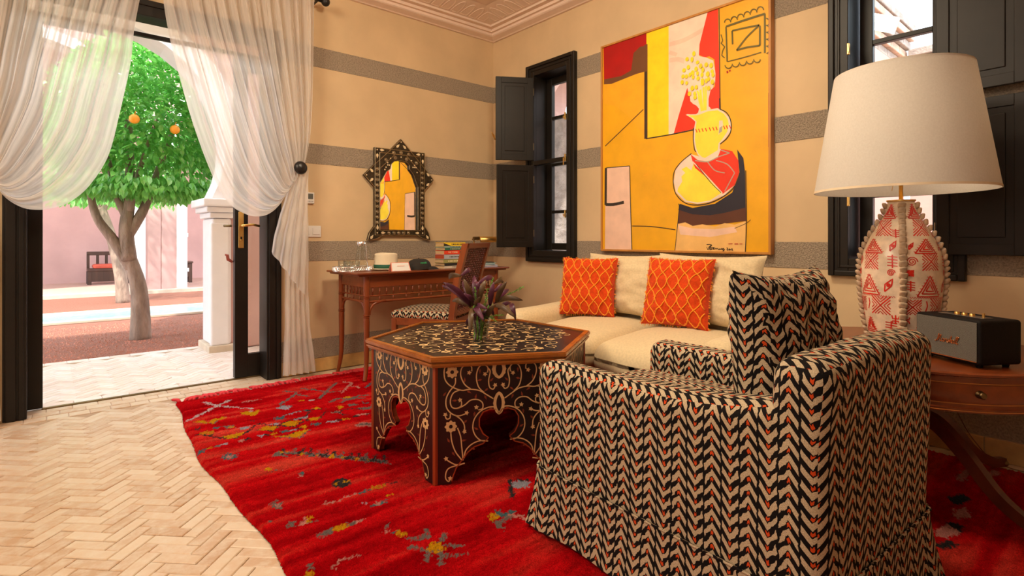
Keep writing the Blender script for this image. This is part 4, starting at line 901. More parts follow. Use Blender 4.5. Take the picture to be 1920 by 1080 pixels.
 ('s',7,0.0045,[(0.8691,0.0549),(0.8875,0.0572),(0.9057,0.0531),(0.892,0.0456),(0.9034,0.0489)]),
 ('s',7,0.0045,[(0.8875,0.0445),(0.9,0.0404),(0.892,0.0318),(0.9034,0.0256),(0.8909,0.0212)]),
 ('s',7,0.0045,[(0.9057,0.0383),(0.9046,0.0235)]),
 ('s',7,0.0045,[(0.9012,0.0351),(0.9238,0.0396)]),
 ('s',7,0.0045,[(0.9147,0.0374),(0.9136,0.0247),(0.9215,0.0343),(0.9238,0.0249)]),
 ('s',7,0.0045,[(0.9283,0.0281),(0.9327,0.0345),(0.9372,0.0282),(0.9462,0.0336),(0.9528,0.0211),(0.9595,0.0327)]),
 ('s',7,0.0045,[(0.9595,0.0327),(0.9661,0.0245),(0.9727,0.035),(0.9749,0.0246),(0.9815,0.0341),(0.9782,0.0236)]),
 ('s',7,0.0045,[(0.9837,0.0351),(0.9881,0.0269),(0.9837,0.0185),(0.9793,0.0122),(0.9815,0.0206),(0.9925,0.027)]),
 ('s',7,0.0045,[(1.0033,0.0364),(1.0109,0.0355),(1.0044,0.022),(1.0142,0.0232)]),
 ('s',7,0.0045,[(1.0174,0.0294),(1.0249,0.0306),(1.0239,0.0223),(1.0174,0.0222),(1.0174,0.0294)]),
 ('s',7,0.0045,[(1.0282,0.0296),(1.0292,0.0214)]),
 ('s',7,0.0045,[(1.0335,0.0317),(1.0421,0.0308),(1.0357,0.0225),(1.0453,0.0227)]),
]
PAINT_DOTS = [(0.7794,1.2988),(0.7301,1.2749),(0.766,1.2635),(0.8059,1.2359),(0.7391,1.2199),(0.7073,1.2071),(0.8277,1.2067),(0.8665,1.2052),(0.9004,1.1931),(0.7,1.1679),(0.7255,1.1621),(0.7508,1.1669),(0.7705,1.1761),(0.7953,1.1944),(0.8433,1.1775),(0.9071,1.1546),(0.6945,1.1306),(0.7273,1.1185),(0.8059,1.1639),(0.8372,1.1471),(0.8767,1.1436),(0.8102,1.1309),(0.7749,1.1469),(0.8665,1.1025),(0.8407,1.0923),(0.8835,1.1106),(0.9088,1.0854),(0.913,1.1298),(0.7687,1.0757),(0.7971,1.0761),(0.7481,1.0435),(0.7882,1.0113),(0.8407,1.1082),(0.7865,1.0358),(0.8835,1.0516)]
INLAY = [[(0.0611,0.4797),(0.0417,0.4849),(0.0288,0.4661),(0.0331,0.427),(0.059,0.3997),(0.1023,0.382),(0.1373,0.3844),(0.1769,0.3777),(0.2078,0.3605),(0.239,0.3411)],[(0.0763,0.4334),(0.0741,0.4075),(0.0503,0.3785),(0.0366,0.3491),(0.0396,0.3143),(0.0633,0.289),(0.0915,0.2806),(0.1198,0.2874)],[(0.146,0.4559),(0.1439,0.4756),(0.1241,0.4831),(0.1032,0.4711),(0.0988,0.4409),(0.1154,0.4052),(0.1417,0.3854)],[(0.2145,0.448),(0.2145,0.47),(0.1945,0.4806),(0.1746,0.4676),(0.1658,0.433),(0.1746,0.3932),(0.199,0.3677)],[(0.2145,0.4678),(0.2256,0.4518),(0.219,0.417),(0.2234,0.3882),(0.239,0.3798),(0.2471,0.3913)],[(0.098,0.3844),(0.0676,0.3732),(0.0547,0.3437),(0.0611,0.3173),(0.0849,0.3114),(0.1154,0.3225),(0.1417,0.3405),(0.1724,0.3408),(0.1923,0.3264),(0.1923,0.3045),(0.1746,0.2991)],[(0.1023,0.3364),(0.1002,0.3191),(0.0828,0.3115)],[(0.0547,0.2917),(0.0525,0.2746),(0.0396,0.2711),(0.0331,0.2824)],[(0.0719,0.2862),(0.098,0.2671),(0.1132,0.2443),(0.1154,0.218)],[(0.248,0.3075),(0.2167,0.3073),(0.1813,0.2921),(0.157,0.2631),(0.1504,0.2286),(0.1614,0.1972),(0.1857,0.1757),(0.2167,0.1711)],[(0.2167,0.1711),(0.1813,0.1747),(0.146,0.1634),(0.1198,0.1393),(0.1132,0.1094)],[(0.0568,0.2137),(0.0611,0.1787),(0.0763,0.1385),(0.1045,0.1014)],[(0.0849,0.2333),(0.098,0.1976),(0.1032,0.1537),(0.1089,0.1011)],[(0.1162,0.0894),(0.0771,0.0866),(0.0382,0.109)],[(0.1031,0.0861),(0.0468,0.0736),(0.0339,0.0402),(0.0468,0.0217),(0.0554,0.0339)]]
INLAY_FLOWERS = [(0.0624,0.4566),(0.0568,0.2396)]
INLAY_BUDS = [(0.1351,0.4512),(0.2034,0.442),(0.2471,0.3957),(0.0958,0.3433),(0.1658,0.3106),(0.1241,0.2906),(0.0331,0.2888),(0.1145,0.2159),(0.0365,0.1134),(0.0537,0.0341)]
INLAY_OVALS = [[(0.2645,0.5028),(0.2645,0.4234)],[(0.2645,0.3726),(0.2645,0.2778)]]
PANEL_ARCH = [(0.2668,0.2732),(0.2524,0.2852),(0.2256,0.2869),(0.199,0.2777),(0.1835,0.2525),(0.1835,0.2218),(0.199,0.19),(0.2212,0.1729),(0.199,0.1505),(0.1636,0.1402),(0.1373,0.1205),(0.1176,0.096),(0.0901,0.0612),(0.0771,0.0276),(0.0727,0.0089)]
INLAY_LEAVES = [(0.1132,0.4924),(0.1901,0.4953),(0.2078,0.3781),(0.1351,0.3736),(0.1636,0.3544),(0.0719,0.3426),(0.2056,0.3475),(0.2323,0.4185),(0.1636,0.2254),(0.157,0.2827),(0.1132,0.1812),(0.046,0.1863),(0.1176,0.2549),(0.2323,0.2997),(0.1154,0.4226),(0.1791,0.4192),(0.0676,0.1305),(0.031,0.371),(0.1504,0.1456),(0.1813,0.4541)]
MIRROR_OUTER = [(2.0, 1.733), (2.152, 1.732), (2.238, 1.824), (2.331, 1.734), (2.466, 1.73), (2.466, 1.592), (2.555, 1.509), (2.468, 1.418), (2.463, 1.109), (2.5, 1.047), (2.5, 0.984), (2.422, 0.989), (2.371, 1.024), (2.068, 1.023), (2.009, 0.998), (1.942, 0.986), (1.959, 1.044), (1.995, 1.094), (2.0, 1.411), (1.911, 1.505), (2.0, 1.603)]
MIRROR_INNER = [(2.047, 1.069), (2.047, 1.448), (2.064, 1.474), (2.082, 1.505), (2.105, 1.545), (2.138, 1.569), (2.147, 1.608), (2.176, 1.636), (2.229, 1.648), (2.292, 1.638), (2.317, 1.614), (2.32, 1.58), (2.356, 1.539), (2.371, 1.505), (2.384, 1.47), (2.4, 1.436), (2.4, 1.073)]
# ------------------------------------------------------------------ rug
def vnoise(x, y, seed):
    rs = np.random.RandomState(seed); T = rs.rand(257, 257).astype(np.float32)
    xi = np.floor(x).astype(int); yi = np.floor(y).astype(int); fx = x-xi; fy = y-yi; fx = fx*fx*(3-2*fx); fy = fy*fy*(3-2*fy)
    a = T[xi % 256, yi % 256]; b_ = T[(xi+1) % 256, yi % 256]; c = T[xi % 256, (yi+1) % 256]; d = T[(xi+1) % 256, (yi+1) % 256]
    return (a*(1-fx)+b_*fx)*(1-fy)+(c*(1-fx)+d*fx)*fy
def fbm(x, y, s, seed): return .55*vnoise(x*s, y*s, seed)+.3*vnoise(x*s*2.1, y*s*2.1, seed+1)+.15*vnoise(x*s*4.3, y*s*4.3, seed+2)
def make_rug():
    nx, ny = 440, 640; x0, x1, y0, y1 = .535, 3.12, .0, 3.785
    U, V = np.meshgrid(np.linspace(0, 1, nx), np.linspace(0, 1, ny)); 
    Y = y0+(y1-y0)*V; edge = .012*np.sin(Y*4.1)+.006*np.sin(Y*11)+.055*np.clip((Y-3.0)/.78, 0, 1)**1.5
    X = x0+edge+(x1-x0-edge)*U; X = X.astype(np.float64)
    j = np.random.RandomState(1); Xj = X+j.normal(0, .0042, X.shape); Yj = Y+j.normal(0, .0036, X.shape)
    Z = .006+.007*j.rand(*X.shape)+.005*fbm(X+5, Y+5, 9, 5)+.009*(vnoise(X*16+2, Y*110, 21)-.2)+.004*vnoise(X*60,Y*60,9)
    e = np.minimum(np.minimum(X-X.min(1, keepdims=True), x1-X), np.minimum(Y-y0, y1-Y)); Z = np.where(e < .012, .004+Z*np.clip(e/.012, 0, 1)*.8, Z)
    # wool colour, shade painted into the pile valleys, and dye variation along the weft
    st = vnoise(X*1.3+3, Y*26, 11)*.45+vnoise(X*2.5, Y*7, 12)*.35+fbm(X, Y, 1.4, 13)*.5
    st = np.clip((st-.38)/.6, 0, 1)[..., None]
    deep, mid, lite = np.array([.50,.002,.006]), np.array([.82,.008,.012]), np.array([1.0,.090,.055])
    col = np.where(st < .5, deep+(mid-deep)*st*2, mid+(lite-mid)*(st*2-1))
    fib_shade = vnoise(X*16+2, Y*110, 21)*.6+vnoise(X*50, Y*70, 22)*.4; col = col*(.72+.60*fib_shade+.16*(j.rand(*X.shape)-.5))[..., None]  # shares the pile height noise, so low tufts are baked darker as shade
    pal = np.array([(.86,.40,.012),(.26,.20,.18),(.82,.58,.58),(.10,.20,.22),(.055,.045,.045),(.82,.32,.27),(.50,.48,.56),(.80,.27,.02)])
    for k, c, wd, pts in sorted(RUG_MOTIFS, key=lambda q: q[1] in (0, 7)):
        P = np.array(pts)
        if k == 'p':
            m = np.zeros(X.shape, bool); n = len(P)
            sl_ = (Yj > P[:,1].min()-.01) & (Yj < P[:,1].max()+.01) & (Xj > P[:,0].min()-.01) & (Xj < P[:,0].max()+.01)
            xs, ys = Xj[sl_], Yj[sl_]; ins = np.zeros(xs.shape, bool)
            for i in range(n):
                (ax, ay), (bx, by) = P[i], P[(i+1) % n]
                if ay == by: continue
                ins ^= ((ay > ys) != (by > ys)) & (xs < (bx-ax)*(ys-ay)/(by-ay)+ax)
            m[sl_] = ins
        else:
            dmin = np.full(X.shape, 9.)
            for i in range(len(P)-1):
                a, b_ = P[i], P[i+1]; d = b_-a; L2 = (d**2).sum()+1e-9
                t = np.clip(((Xj-a[0])*d[0]+(Yj-a[1])*d[1])/L2, 0, 1); dmin = np.minimum(dmin, np.hypot(Xj-a[0]-t*d[0], Yj-a[1]-t*d[1]))
            m = dmin < wd*(.36 if c == 1 else .42)
        col[m] = pal[c]*(1+.25*(j.rand(m.sum())-.5))[:, None]
    me = bpy.data.meshes.new('rug'); nv = nx*ny
    me.vertices.add(nv); co = np.stack([X+j.normal(0, .0015, X.shape), Y+j.normal(0, .0015, X.shape), Z], -1).reshape(-1, 3); me.vertices.foreach_set('co', co.astype(np.float32).ravel())
    I = np.arange(nv).reshape(ny, nx); q = np.stack([I[:-1,:-1], I[:-1,1:], I[1:,1:], I[1:,:-1]], -1).reshape(-1, 4); nf = len(q)
    me.loops.add(nf*4); me.loops.foreach_set('vertex_index', q.ravel().astype(np.int32)); me.polygons.add(nf); me.polygons.foreach_set('loop_start', np.arange(0, nf*4, 4, dtype=np.int32)); me.update(); me.validate()
    me.polygons.foreach_set('use_smooth', [True]*nf)
    a = me.color_attributes.new('dye_and_shade', 'FLOAT_COLOR', 'POINT'); a.data.foreach_set('color', np.concatenate([col, np.ones(col.shape[:2]+(1,))], -1).astype(np.float32).ravel())
    m, nt, b = newmat('knotted_wool', .95, spec=.1); at = nt.nodes.new('ShaderNodeAttribute'); at.attribute_name = 'dye_and_shade'
    n = noise_n(nt, coords(nt), 330, 2); L(nt, mixc(nt, 1.0, at.outputs['Color'], ramp(nt, n, [(.3, (.55,.55,.55)), (.7, (1.1,1.1,1.1))]), 'MULTIPLY'), b.inputs['Base Color'])
    n9 = noise_n(nt, coords(nt, scale=(1,1.8,1)), 75, 5, .75); bump(nt, b, n9, 1, .02); b.inputs['Specular IOR Level'].default_value = 0
    me.materials.append(m); return me
rug = thing('rug', 'large red hand-knotted wool rug with scattered yellow and grey motifs', 'rug', (.55, .0, 0))
o = link('pile', make_rug(), rug, (-.55, 0, 0)); o['kind'] = 'stuff'
fr_m = mat('red_wool_fringe', (.60, .03, .035), .95, var=.3, vs=20, bs=.6, bscale=200)
tms = []
for k in range(5):
    b = M(); a = random.uniform(-.035, .035); 
    for q in (0, 1): b.tube(smoothpts([(0, 0, .010), (a*.3+q*.004, .03, .016), (a+q*.006, .062, .013), (a*1.2-q*.006, .092, .008)], 3), [.0085]*9+[.006], 6)
    b.sphere((a*.3, .026, .013), .010, 8); tms.append(b.mesh('tassel', fr_m, smooth=True))
x = .61
while x < 2.75:
    o = link('tassel', tms[random.randrange(5)], rug, (x-.55, 3.785-.006, random.uniform(0, .003))); o.rotation_euler = (0, 0, random.uniform(-.3, .3)); x += random.uniform(.020, .030)

# ------------------------------------------------------------------ painting
pl = mat('ochre_paint', (.82, .41, .005), .45, var=.10, vs=5, bs=.25, bscale=30, bd=.003)
pcs = [(.5,.01,.006),(.42,.004,.004),(.16,.06,.02),(.88,.42,.014),(.92,.66,.008),(.82,.66,.52),(.78,.035,.008),(.03,.02,.012),(.90,.74,.05),(.018,.016,.028),(.10,.03,.012),(.84,.50,.16),(.84,.56,.42),(.12,.10,.01),(.5,.3,.1),(.40,.36,.28)]
pm = [pl]+[mat('paint_%s' % nm, c, .45, var=.09, vs=9, bs=.25, bscale=35, bd=.003) for nm, c in zip('dark_red brown orange yellow white red black lemon navy umber tan pink green frame grey'.split(), pcs[1:])]
pt = thing('painting', 'tall yellow abstract painting of jug and flowers in thin wooden frame', 'painting', (3.205, 2.683, .905))
PW, PH = 1.275, 1.552
b = M(); b.box(.004, -PW+.012, .012, .030, -.012, PH-.012); part('stretcher', b, whitep, pt)
b = M(); mp = lambda a, c, d: (-d, -a, c)
b.add([mp(.012, .012, 0), mp(PW-.012, .012, 0), mp(PW-.012, PH-.012, 0), mp(.012, PH-.012, 0)], [(0,1,2,3)], 0)
def clip(p): return [(min(max(a, .012), PW-.012), min(max(c, .012), PH-.012)) for a, c in p]
for i, (k, c, wd, pts) in enumerate(PAINT_SHAPES):
    d = .00006*(i+1)
    if k == 'p':
        P = clip(pts); b.prism(P, mp, d, d, c, side=False); b.f.pop(-2); b.mi.pop(-2); b.uv.pop(-2)
    else:
        ch_ = [[pts[0]]]
        for q in range(1, len(pts)):
            ch_[-1].append(pts[q])
            if q < len(pts)-1:
                v0 = Vector(pts[q])-Vector(pts[q-1]); v1 = Vector(pts[q+1])-Vector(pts[q])
                if v0.angle(v1, 0) > R(52): ch_.append([pts[q]])
        for cp in ch_:
            P = smoothpts([(a, q, 0) for a, q in cp], 4) if len(cp) > 2 else [(a, q, 0) for a, q in cp]
            b.ribbon(clip([(a, q) for a, q, _ in P]), wd if wd != .0045 else .0036, mp, d, c)
for i, (a, c) in enumerate(PAINT_DOTS):
    r1, r2 = random.uniform(.009, .014), random.uniform(.012, .018); P = [(a+r1*math.cos(t*PI/5), c+r2*math.sin(t*PI/5)) for t in range(10)]
    b.prism(P, mp, .0062+.00002*i, .0062+.00002*i, 4, side=False); b.f.pop(-2); b.mi.pop(-2); b.uv.pop(-2)
part('canvas', b, pm, pt)
pf = wood('honey_frame', (.40, .16, .03), (.62, .28, .06), 2, .35)
for a0, a1, z0, z1 in ((0, .014, 0, PH), (PW-.014, PW, 0, PH), (.014, PW-.014, 0, .014), (.014, PW-.014, PH-.014, PH)):
    b = M(); b.box(-.010, -a1, z0, .040, -a0, z1, .002); part('frame_rail', b, pf, pt)

# ------------------------------------------------------------------ wall mirror
mt = thing('wall_mirror', 'dark star-shaped metal and bone inlay mirror above the writing desk', 'mirror', (2.233, 4.045, 1.02))
mfm = mat('black_metal_inlay', (.045, .033, .020), .4, .4, var=.5, vs=40, bs=.4, bscale=120); bone = mat('bone_inlay', (.78, .62, .38), .4, var=.15); silver = mat('tarnished_silver', (.42, .36, .24), .35, 1, var=.3, vs=50)
mpp = lambda a, c, d: (a, 4.045-d, c)
rect = lambda x0, z0, x1, z1: [(x0,z0),(x1,z0),(x1,z1),(x0,z1)]
cx_, cz_ = 2.233, 1.502
b = M(); b.m = 0
inner = MIRROR_INNER
# outer plate: rectangle with arched opening (two halves so the opening is real)
half = len(inner)//2
ap = inner[8]
left = [(2.0, 1.024), (2.0, 1.733), (cx_, 1.733), ap]+inner[:9][::-1][1:]+[(2.047, 1.024)]
b.prism([(2.0, 1.024), (2.047, 1.024)]+inner[:9]+[(ap[0], 1.733), (2.0, 1.733)], mpp, .006, .030)
b.prism([(ap[0], 1.733), ap]+inner[9:]+[(2.400, 1.024), (2.466, 1.024), (2.466, 1.733)], mpp, .006, .030)
b.box(2.04, 4.015, 1.024, 2.41, 4.039, 1.072)
part('frame_plate', b, mfm, mt, world=True)
for tri in ([(2.135, 1.72), (2.238, 1.826), (2.341, 1.72)], [(2.012, 1.402), (1.907, 1.505), (2.012, 1.608)], [(2.454, 1.402), (2.557, 1.507), (2.454, 1.608)]):
    b = M(); b.prism(tri, mpp, .004, .028); part('star_point', b, mfm, mt, world=True)
for s, pts in ((-1, [(2.0, 1.10), (1.957, 1.045), (1.940, .985), (1.962, .984), (2.012, .996), (2.075, 1.026), (2.0, 1.026)]), (1, [(2.466, 1.10), (2.503, 1.047), (2.522, .985), (2.50, .984), (2.455, .996), (2.395, 1.026), (2.466, 1.026)])):
    b = M(); b.prism(pts, mpp, .004, .028); part('corner_foot', b, mfm, mt, world=True)
b = M(); b.prism(rect(2.02, 1.04, 2.446, 1.70), mpp, .008, .010); mg = newmat('mirror_glass', .01, 1)[0]; mg.node_tree.nodes['Principled BSDF'].inputs['Base Color'].default_value = (.93, .93, .90, 1)
part('mirror_glass', b, mg, mt, world=True)
b = M(); wl = .0045
def rim(P, w=wl, close=True): 
    P = P+[P[0]] if close else P
    for i in range(len(P)-1): b.ribbon([P[i], P[i+1]], w, mpp, .0315)
    for i in range(len(P)-1):
        a, c = Vector(P[i]), Vector(P[i+1]); b.tube([mpp(a.x, a.y, .030), mpp(c.x, c.y, .030)], .0022, 5)
rim(rect(2.003, 1.027, 2.463, 1.730)); rim(rect(2.044, 1.066, 2.422, 1.695)); 
rim([(2.138, 1.722), (2.238, 1.822), (2.338, 1.722)], close=False); rim([(2.004, 1.408), (1.911, 1.505), (2.004, 1.602)], close=False); rim([(2.462, 1.408), (2.553, 1.507), (2.462, 1.602)], close=False)
rim([(2.006, 1.60), (2.138, 1.722)], close=False); rim([(2.462, 1.60), (2.338, 1.722)], close=False); rim([(2.045, 1.565), (2.18, 1.69)], close=False); rim([(2.42, 1.565), (2.29, 1.69)], close=False)
rim(inner, .003, close=False); rim([(2.0, 1.10), (1.957, 1.045), (1.940, .985), (2.012, .996), (2.075, 1.026)], close=False); rim([(2.466, 1.10), (2.503, 1.047), (2.522, .985), (2.455, .996), (2.395, 1.026)], close=False)
part('silver_wire', b, silver, mt, world=True)
def boss(x, z, r, m, n=12, name='boss'):
    b = M(); b.add([], []); vs = []; 
    for rr, d in ((r, .030), (r*.8, .034), (r*.45, .033), (0.0001, .037)):
        for j in range(n): a = 2*PI*j/n; vs.append(mpp(x+rr*math.cos(a), z+rr*math.sin(a), d))
    b.add(vs, [(i*n+j, i*n+(j+1) % n, (i+1)*n+(j+1) % n, (i+1)*n+j) for i in range(3) for j in range(n)]); part(name, b, m, mt, world=True)
zz = 1.13
while zz < 1.60:
    boss(2.024, zz, .0155, silver); boss(2.443, zz, .0155, silver); zz += .043
for i in range(5): boss(2.128+.045*i, 1.046, .0155, silver)
for x_, z_ in ((2.10,1.64),(2.385,1.64),(2.17,1.705),(2.238,1.712),(2.31,1.705),(2.185,1.665),(2.29,1.662)): boss(x_, z_, .016, silver)
def drop(x, z, ang, s=.02):
    b = M(); P = [(0, -1), (.45, -.55), (.5, -.1), (.25, .5), (0, 1.0), (-.25, .5), (-.5, -.1), (-.45, -.55)]; ca, sa = math.cos(ang), math.sin(ang)
    b.prism([(x+s*(p*ca-q*sa), z+s*(p*sa+q*ca)) for p, q in P], mpp, .030, .033); part('bone_drop', b, bone, mt, world=True)
for x_, z_, a_ in ((2.065,1.716,-PI/2),(2.022,1.665,PI),(2.40,1.713,PI/2),(2.445,1.655,PI),(2.208,1.765,PI*.75+PI),(2.268,1.762,PI*1.25+PI),(1.972,1.545,-PI*.75+PI),(1.972,1.468,PI*.75),(2.497,1.55,PI*.25),(2.497,1.465,-PI*.25),(2.024,1.09,0),(2.443,1.09,0),(2.075,1.046,-PI/2),(2.39,1.046,PI/2),(1.975,1.012,-.6),(2.49,1.012,.6)): drop(x_, z_, a_)
for x_, z_ in ((2.022,1.715),(2.445,1.715),(2.238,1.80),(1.93,1.505),(2.535,1.507),(2.023,1.045),(2.444,1.045),(2.115,1.60),(2.365,1.60),(2.238,1.675),(2.10,1.58),(2.13,1.60),(2.115,1.618),(2.35,1.60),(2.38,1.60),(2.365,1.618),(2.09,1.56),(2.39,1.56),(2.14,1.655),(2.335,1.655)): boss(x_, z_, .0065, bone, 8, 'bone_dot')

# ------------------------------------------------------------------ curtains
def clothmat():
    m = bpy.data.materials.new('sheer_cotton'); m.use_nodes = True; nt = m.node_tree; nt.nodes.clear(); o = nt.nodes.new('ShaderNodeOutputMaterial')
    uvn = nt.nodes.new('ShaderNodeUVMap'); mpn = nt.nodes.new('ShaderNodeMapping'); mpn.inputs['Scale'].default_value = (140, 7, 1); L(nt, uvn.outputs[0], mpn.inputs[0])
    n = nt.nodes.new('ShaderNodeTexNoise'); n.inputs['Scale'].default_value = 1; n.inputs['Detail'].default_value = 3; L(nt, mpn.outputs[0], n.inputs['Vector'])
    df = nt.nodes.new('ShaderNodeBsdfDiffuse'); df.inputs[0].default_value = (.88, .84, .79, 1); tl_ = nt.nodes.new('ShaderNodeBsdfTranslucent'); tl_.inputs[0].default_value = (.88, .84, .80, 1)
    x1 = nt.nodes.new('ShaderNodeMixShader'); x1.inputs[0].default_value = .5; L(nt, df.outputs[0], x1.inputs[1]); L(nt, tl_.outputs[0], x1.inputs[2])
    tp = nt.nodes.new('ShaderNodeBsdfTransparent'); lw = nt.nodes.new('ShaderNodeLayerWeight'); lw.inputs[0].default_value = .5
    f = (N(nt, lw.outputs['Facing'])*-.45+.42)*(N(nt, n.outputs['Fac'])*1.6+.1)
    x2 = nt.nodes.new('ShaderNodeMixShader'); L(nt, f, x2.inputs[0]); L(nt, x1.outputs[0], x2.inputs[1]); L(nt, tp.outputs[0], x2.inputs[2]); L(nt, x2.outputs[0], o.inputs[0]); return m
cloth = clothmat()
LEAD = [(.535,2.73),(.545,2.467),(.575,2.25),(.616,2.055),(.702,1.717),(.808,1.404),(.90,1.235),(1.0,1.165),(1.084,1.150),(1.16,1.175),(1.235,1.25),(1.31,1.385),(1.355,1.48)]
LEAD_LEFT = [(.60,2.73),(.656,2.423),(.687,2.224),(.705,2.037),(.759,1.739),(.814,1.484),(.899,1.309),(.981,1.214),(1.049,1.176),(1.12,1.160),(1.19,1.175),(1.262,1.243),(1.32,1.385),(1.355,1.48)]
OUT = [(1.475,2.73),(1.472,2.45),(1.468,2.2),(1.46,1.95),(1.445,1.75),(1.42,1.6),(1.40,1.51),(1.39,1.485)]
def curtain(mirror, label):
    sx = (lambda x: 1.08-x) if mirror else (lambda x: x)
    t = thing('curtain', label, 'curtain', (sx(1.40), 3.93, 0), group=None)
    rs = random.Random(3 if mirror else 5); ph = [rs.uniform(0, 6.28) for _ in range(6)]
    def fold(u, v):
        a = .030*(1-v)**.5*(.35+.65*min(1, v*6+.4))+.006
        a = a*(1-.55*v)
        return a*(math.sin(2*PI*13*u+ph[0]+1.2*math.sin(3*v+ph[1]))*.8+.35*math.sin(2*PI*29*u+ph[2]+2*v)+.3*math.sin(2*PI*6*u+ph[3]))
    def S(u, v):
        l, r = lerpc([(a, c, 0) for a, c in (LEAD_LEFT if mirror else LEAD)], v), lerpc([(a, c, 0) for a, c in OUT], v)
        w_ = u**(1-.25*math.sin(PI*v)); p = l.lerp(r, w_)
        d = fold(u, v); cr = .012*math.sin(2*PI*9*u+ph[4]+2*v)*(math.sin(PI*v))
        g = 1-max(0, v-.85)/.15*.75
        return (sx(p.x+cr*.5), 3.915+d*g-.05*math.sin(PI*v)*(1-u), p.y+cr*.8)
    b = M(); b.grid(S, 230, 90, uv=True); part('swag', b, cloth, t, world=True, smooth=True)
    def T(u, v, fl):
        z = 1.49-v*1.455 if not fl else 1.49-v*(.80-.22*(1-u)**1.0+.10*u)
        if not fl:
            xl = lerpc([(1.34,0,0),(1.31,0,0),(1.285,0,0),(1.28,0,0),(1.275,0,0),(1.26,0,0)], v).x; xr = lerpc([(1.41,0,0),(1.44,0,0),(1.445,0,0),(1.445,0,0),(1.46,0,0),(1.495,0,0)], v).x
            y = 3.945+.018*math.sin(2*PI*5*u+ph[5]+1.5*v)*(.3+v*.8)-.03*v**3+.006*math.sin(31*v+9*u)*v
        else:
            xl = lerpc([(1.335,0,0),(1.285,0,0),(1.24,0,0),(1.20,0,0),(1.175,0,0)], v).x+(.12*min(1, v*3) if mirror else 0); xr = 1.43-.03*v
            y = 3.905+.014*math.sin(2*PI*4*u+ph[4]+v)*(.4+v)+.004*math.sin(25*v+12*u)
        return (sx(xl+(xr-xl)*u), y, max(z, .03))
    b = M(); b.grid(lambda u, v: T(u, v, 0), 70, 70, uv=True); part('hanging_tail', b, cloth, t, world=True, smooth=True)
    b = M(); b.grid(lambda u, v: T(u, v, 1), 60, 50, uv=True); part('cascade_flap', b, cloth, t, world=True, smooth=True)
    k = thing('curtain_holdback', 'round dark knob holding back the %s curtain' % ('left' if mirror else 'right'), 'holdback', (sx(1.368), 4.05, 1.50))
    b = M(Matrix.Translation((0, 0, 0)) @ Matrix.Rotation(PI/2, 4, 'X')); b.lathe([(0, .19), (.025, .188), (.042, .178), (.047, .165), (.040, .152), (.014, .145), (.010, 0), (.022, 0)], n=24); part('knob', b, mat('black_iron', (.02,.017,.016), .35, .2), k, smooth=True, angle=50)
    return t
curtain(False, 'right sheer cream curtain swept to the knob beside the desk'); curtain(True, 'left sheer cream curtain swept toward the left edge')
ct = thing('curtain_rod', 'black iron curtain rod with ball finials above the doorway', 'curtain rod', (.54, 3.93, 2.745)); iron = mat('rod_iron', (.02,.017,.016), .4, .3)
b = M(); b.tube([(-1.0, 0, 0), (1.0, 0, 0)], .012, 12); part('rod', b, iron, ct, smooth=True)
for s in (-1, 1):
    b = M(); b.sphere((s*1.025, 0, 0), .032, 16); part('finial', b, iron, ct, smooth=True)
    b = M(); b.tube([(s*.97, 0, 0), (s*.97, .115, 0)], .009, 8); part('bracket', b, iron, ct)
rm = mat('ring_iron', (.03,.025,.02), .4, .4); b = M()
rg = M(); K = 14; rg.tube([(0, .0165*math.cos(2*PI*i/K), .0165*math.sin(2*PI*i/K)) for i in range(K+1)], .0025, 5, cap=False); rme = rg.mesh('curtain_ring', rm, smooth=True)
for i in range(20):
    for s in (-1, 1): link('curtain_ring', rme, ct, (s*(.03+.045*i), 0, 0))

# ------------------------------------------------------------------ wall fittings
t = thing('thermostat', 'small white thermostat with grey display on the tan wall', 'thermostat', (1.485, 4.05, 1.26))
b = M(); b.box(-.035, -.022, 0, .035, 0, .082, .004); part('body', b, whitep, t)
b = M(); b.box(-.014, -.0235, .032, .024, -.021, .072); part('display', b, mat('grey_lcd', (.12,.13,.12), .2), t)
for i in range(4): b = M(); b.box(-.018+.012*i, -.025, .012, -.011+.012*i, -.021, .019, .001); part('button', b, mat('grey_button', (.4,.4,.4), .5), t)
t = thing('light_switch', 'white double light switch plate beside the curtain above band', 'light switch', (1.50, 4.05, 1.01))
b = M(); b.box(-.075, -.010, 0, .075, 0, .085, .004); part('plate', b, whitep, t)
for i in (-1, 1): b = M(); b.box(i*.036-.026, -.016, .017, i*.036+.026, -.009, .068, .003); part('rocker', b, whitep, t)
b = M(); b.tube([(3.20, 3.965, 1.93), (3.17, 3.945, 1.955), (3.13, 3.93, 1.985)], [.006, .010, .004], 8); b.tube([(3.25, 3.97, 1.925), (3.20, 3.965, 1.93)], .003, 6); tag(part('brass_hook', b, brass, smooth=True), 'small brass shutter catch fixed in the wall corner', 'catch')

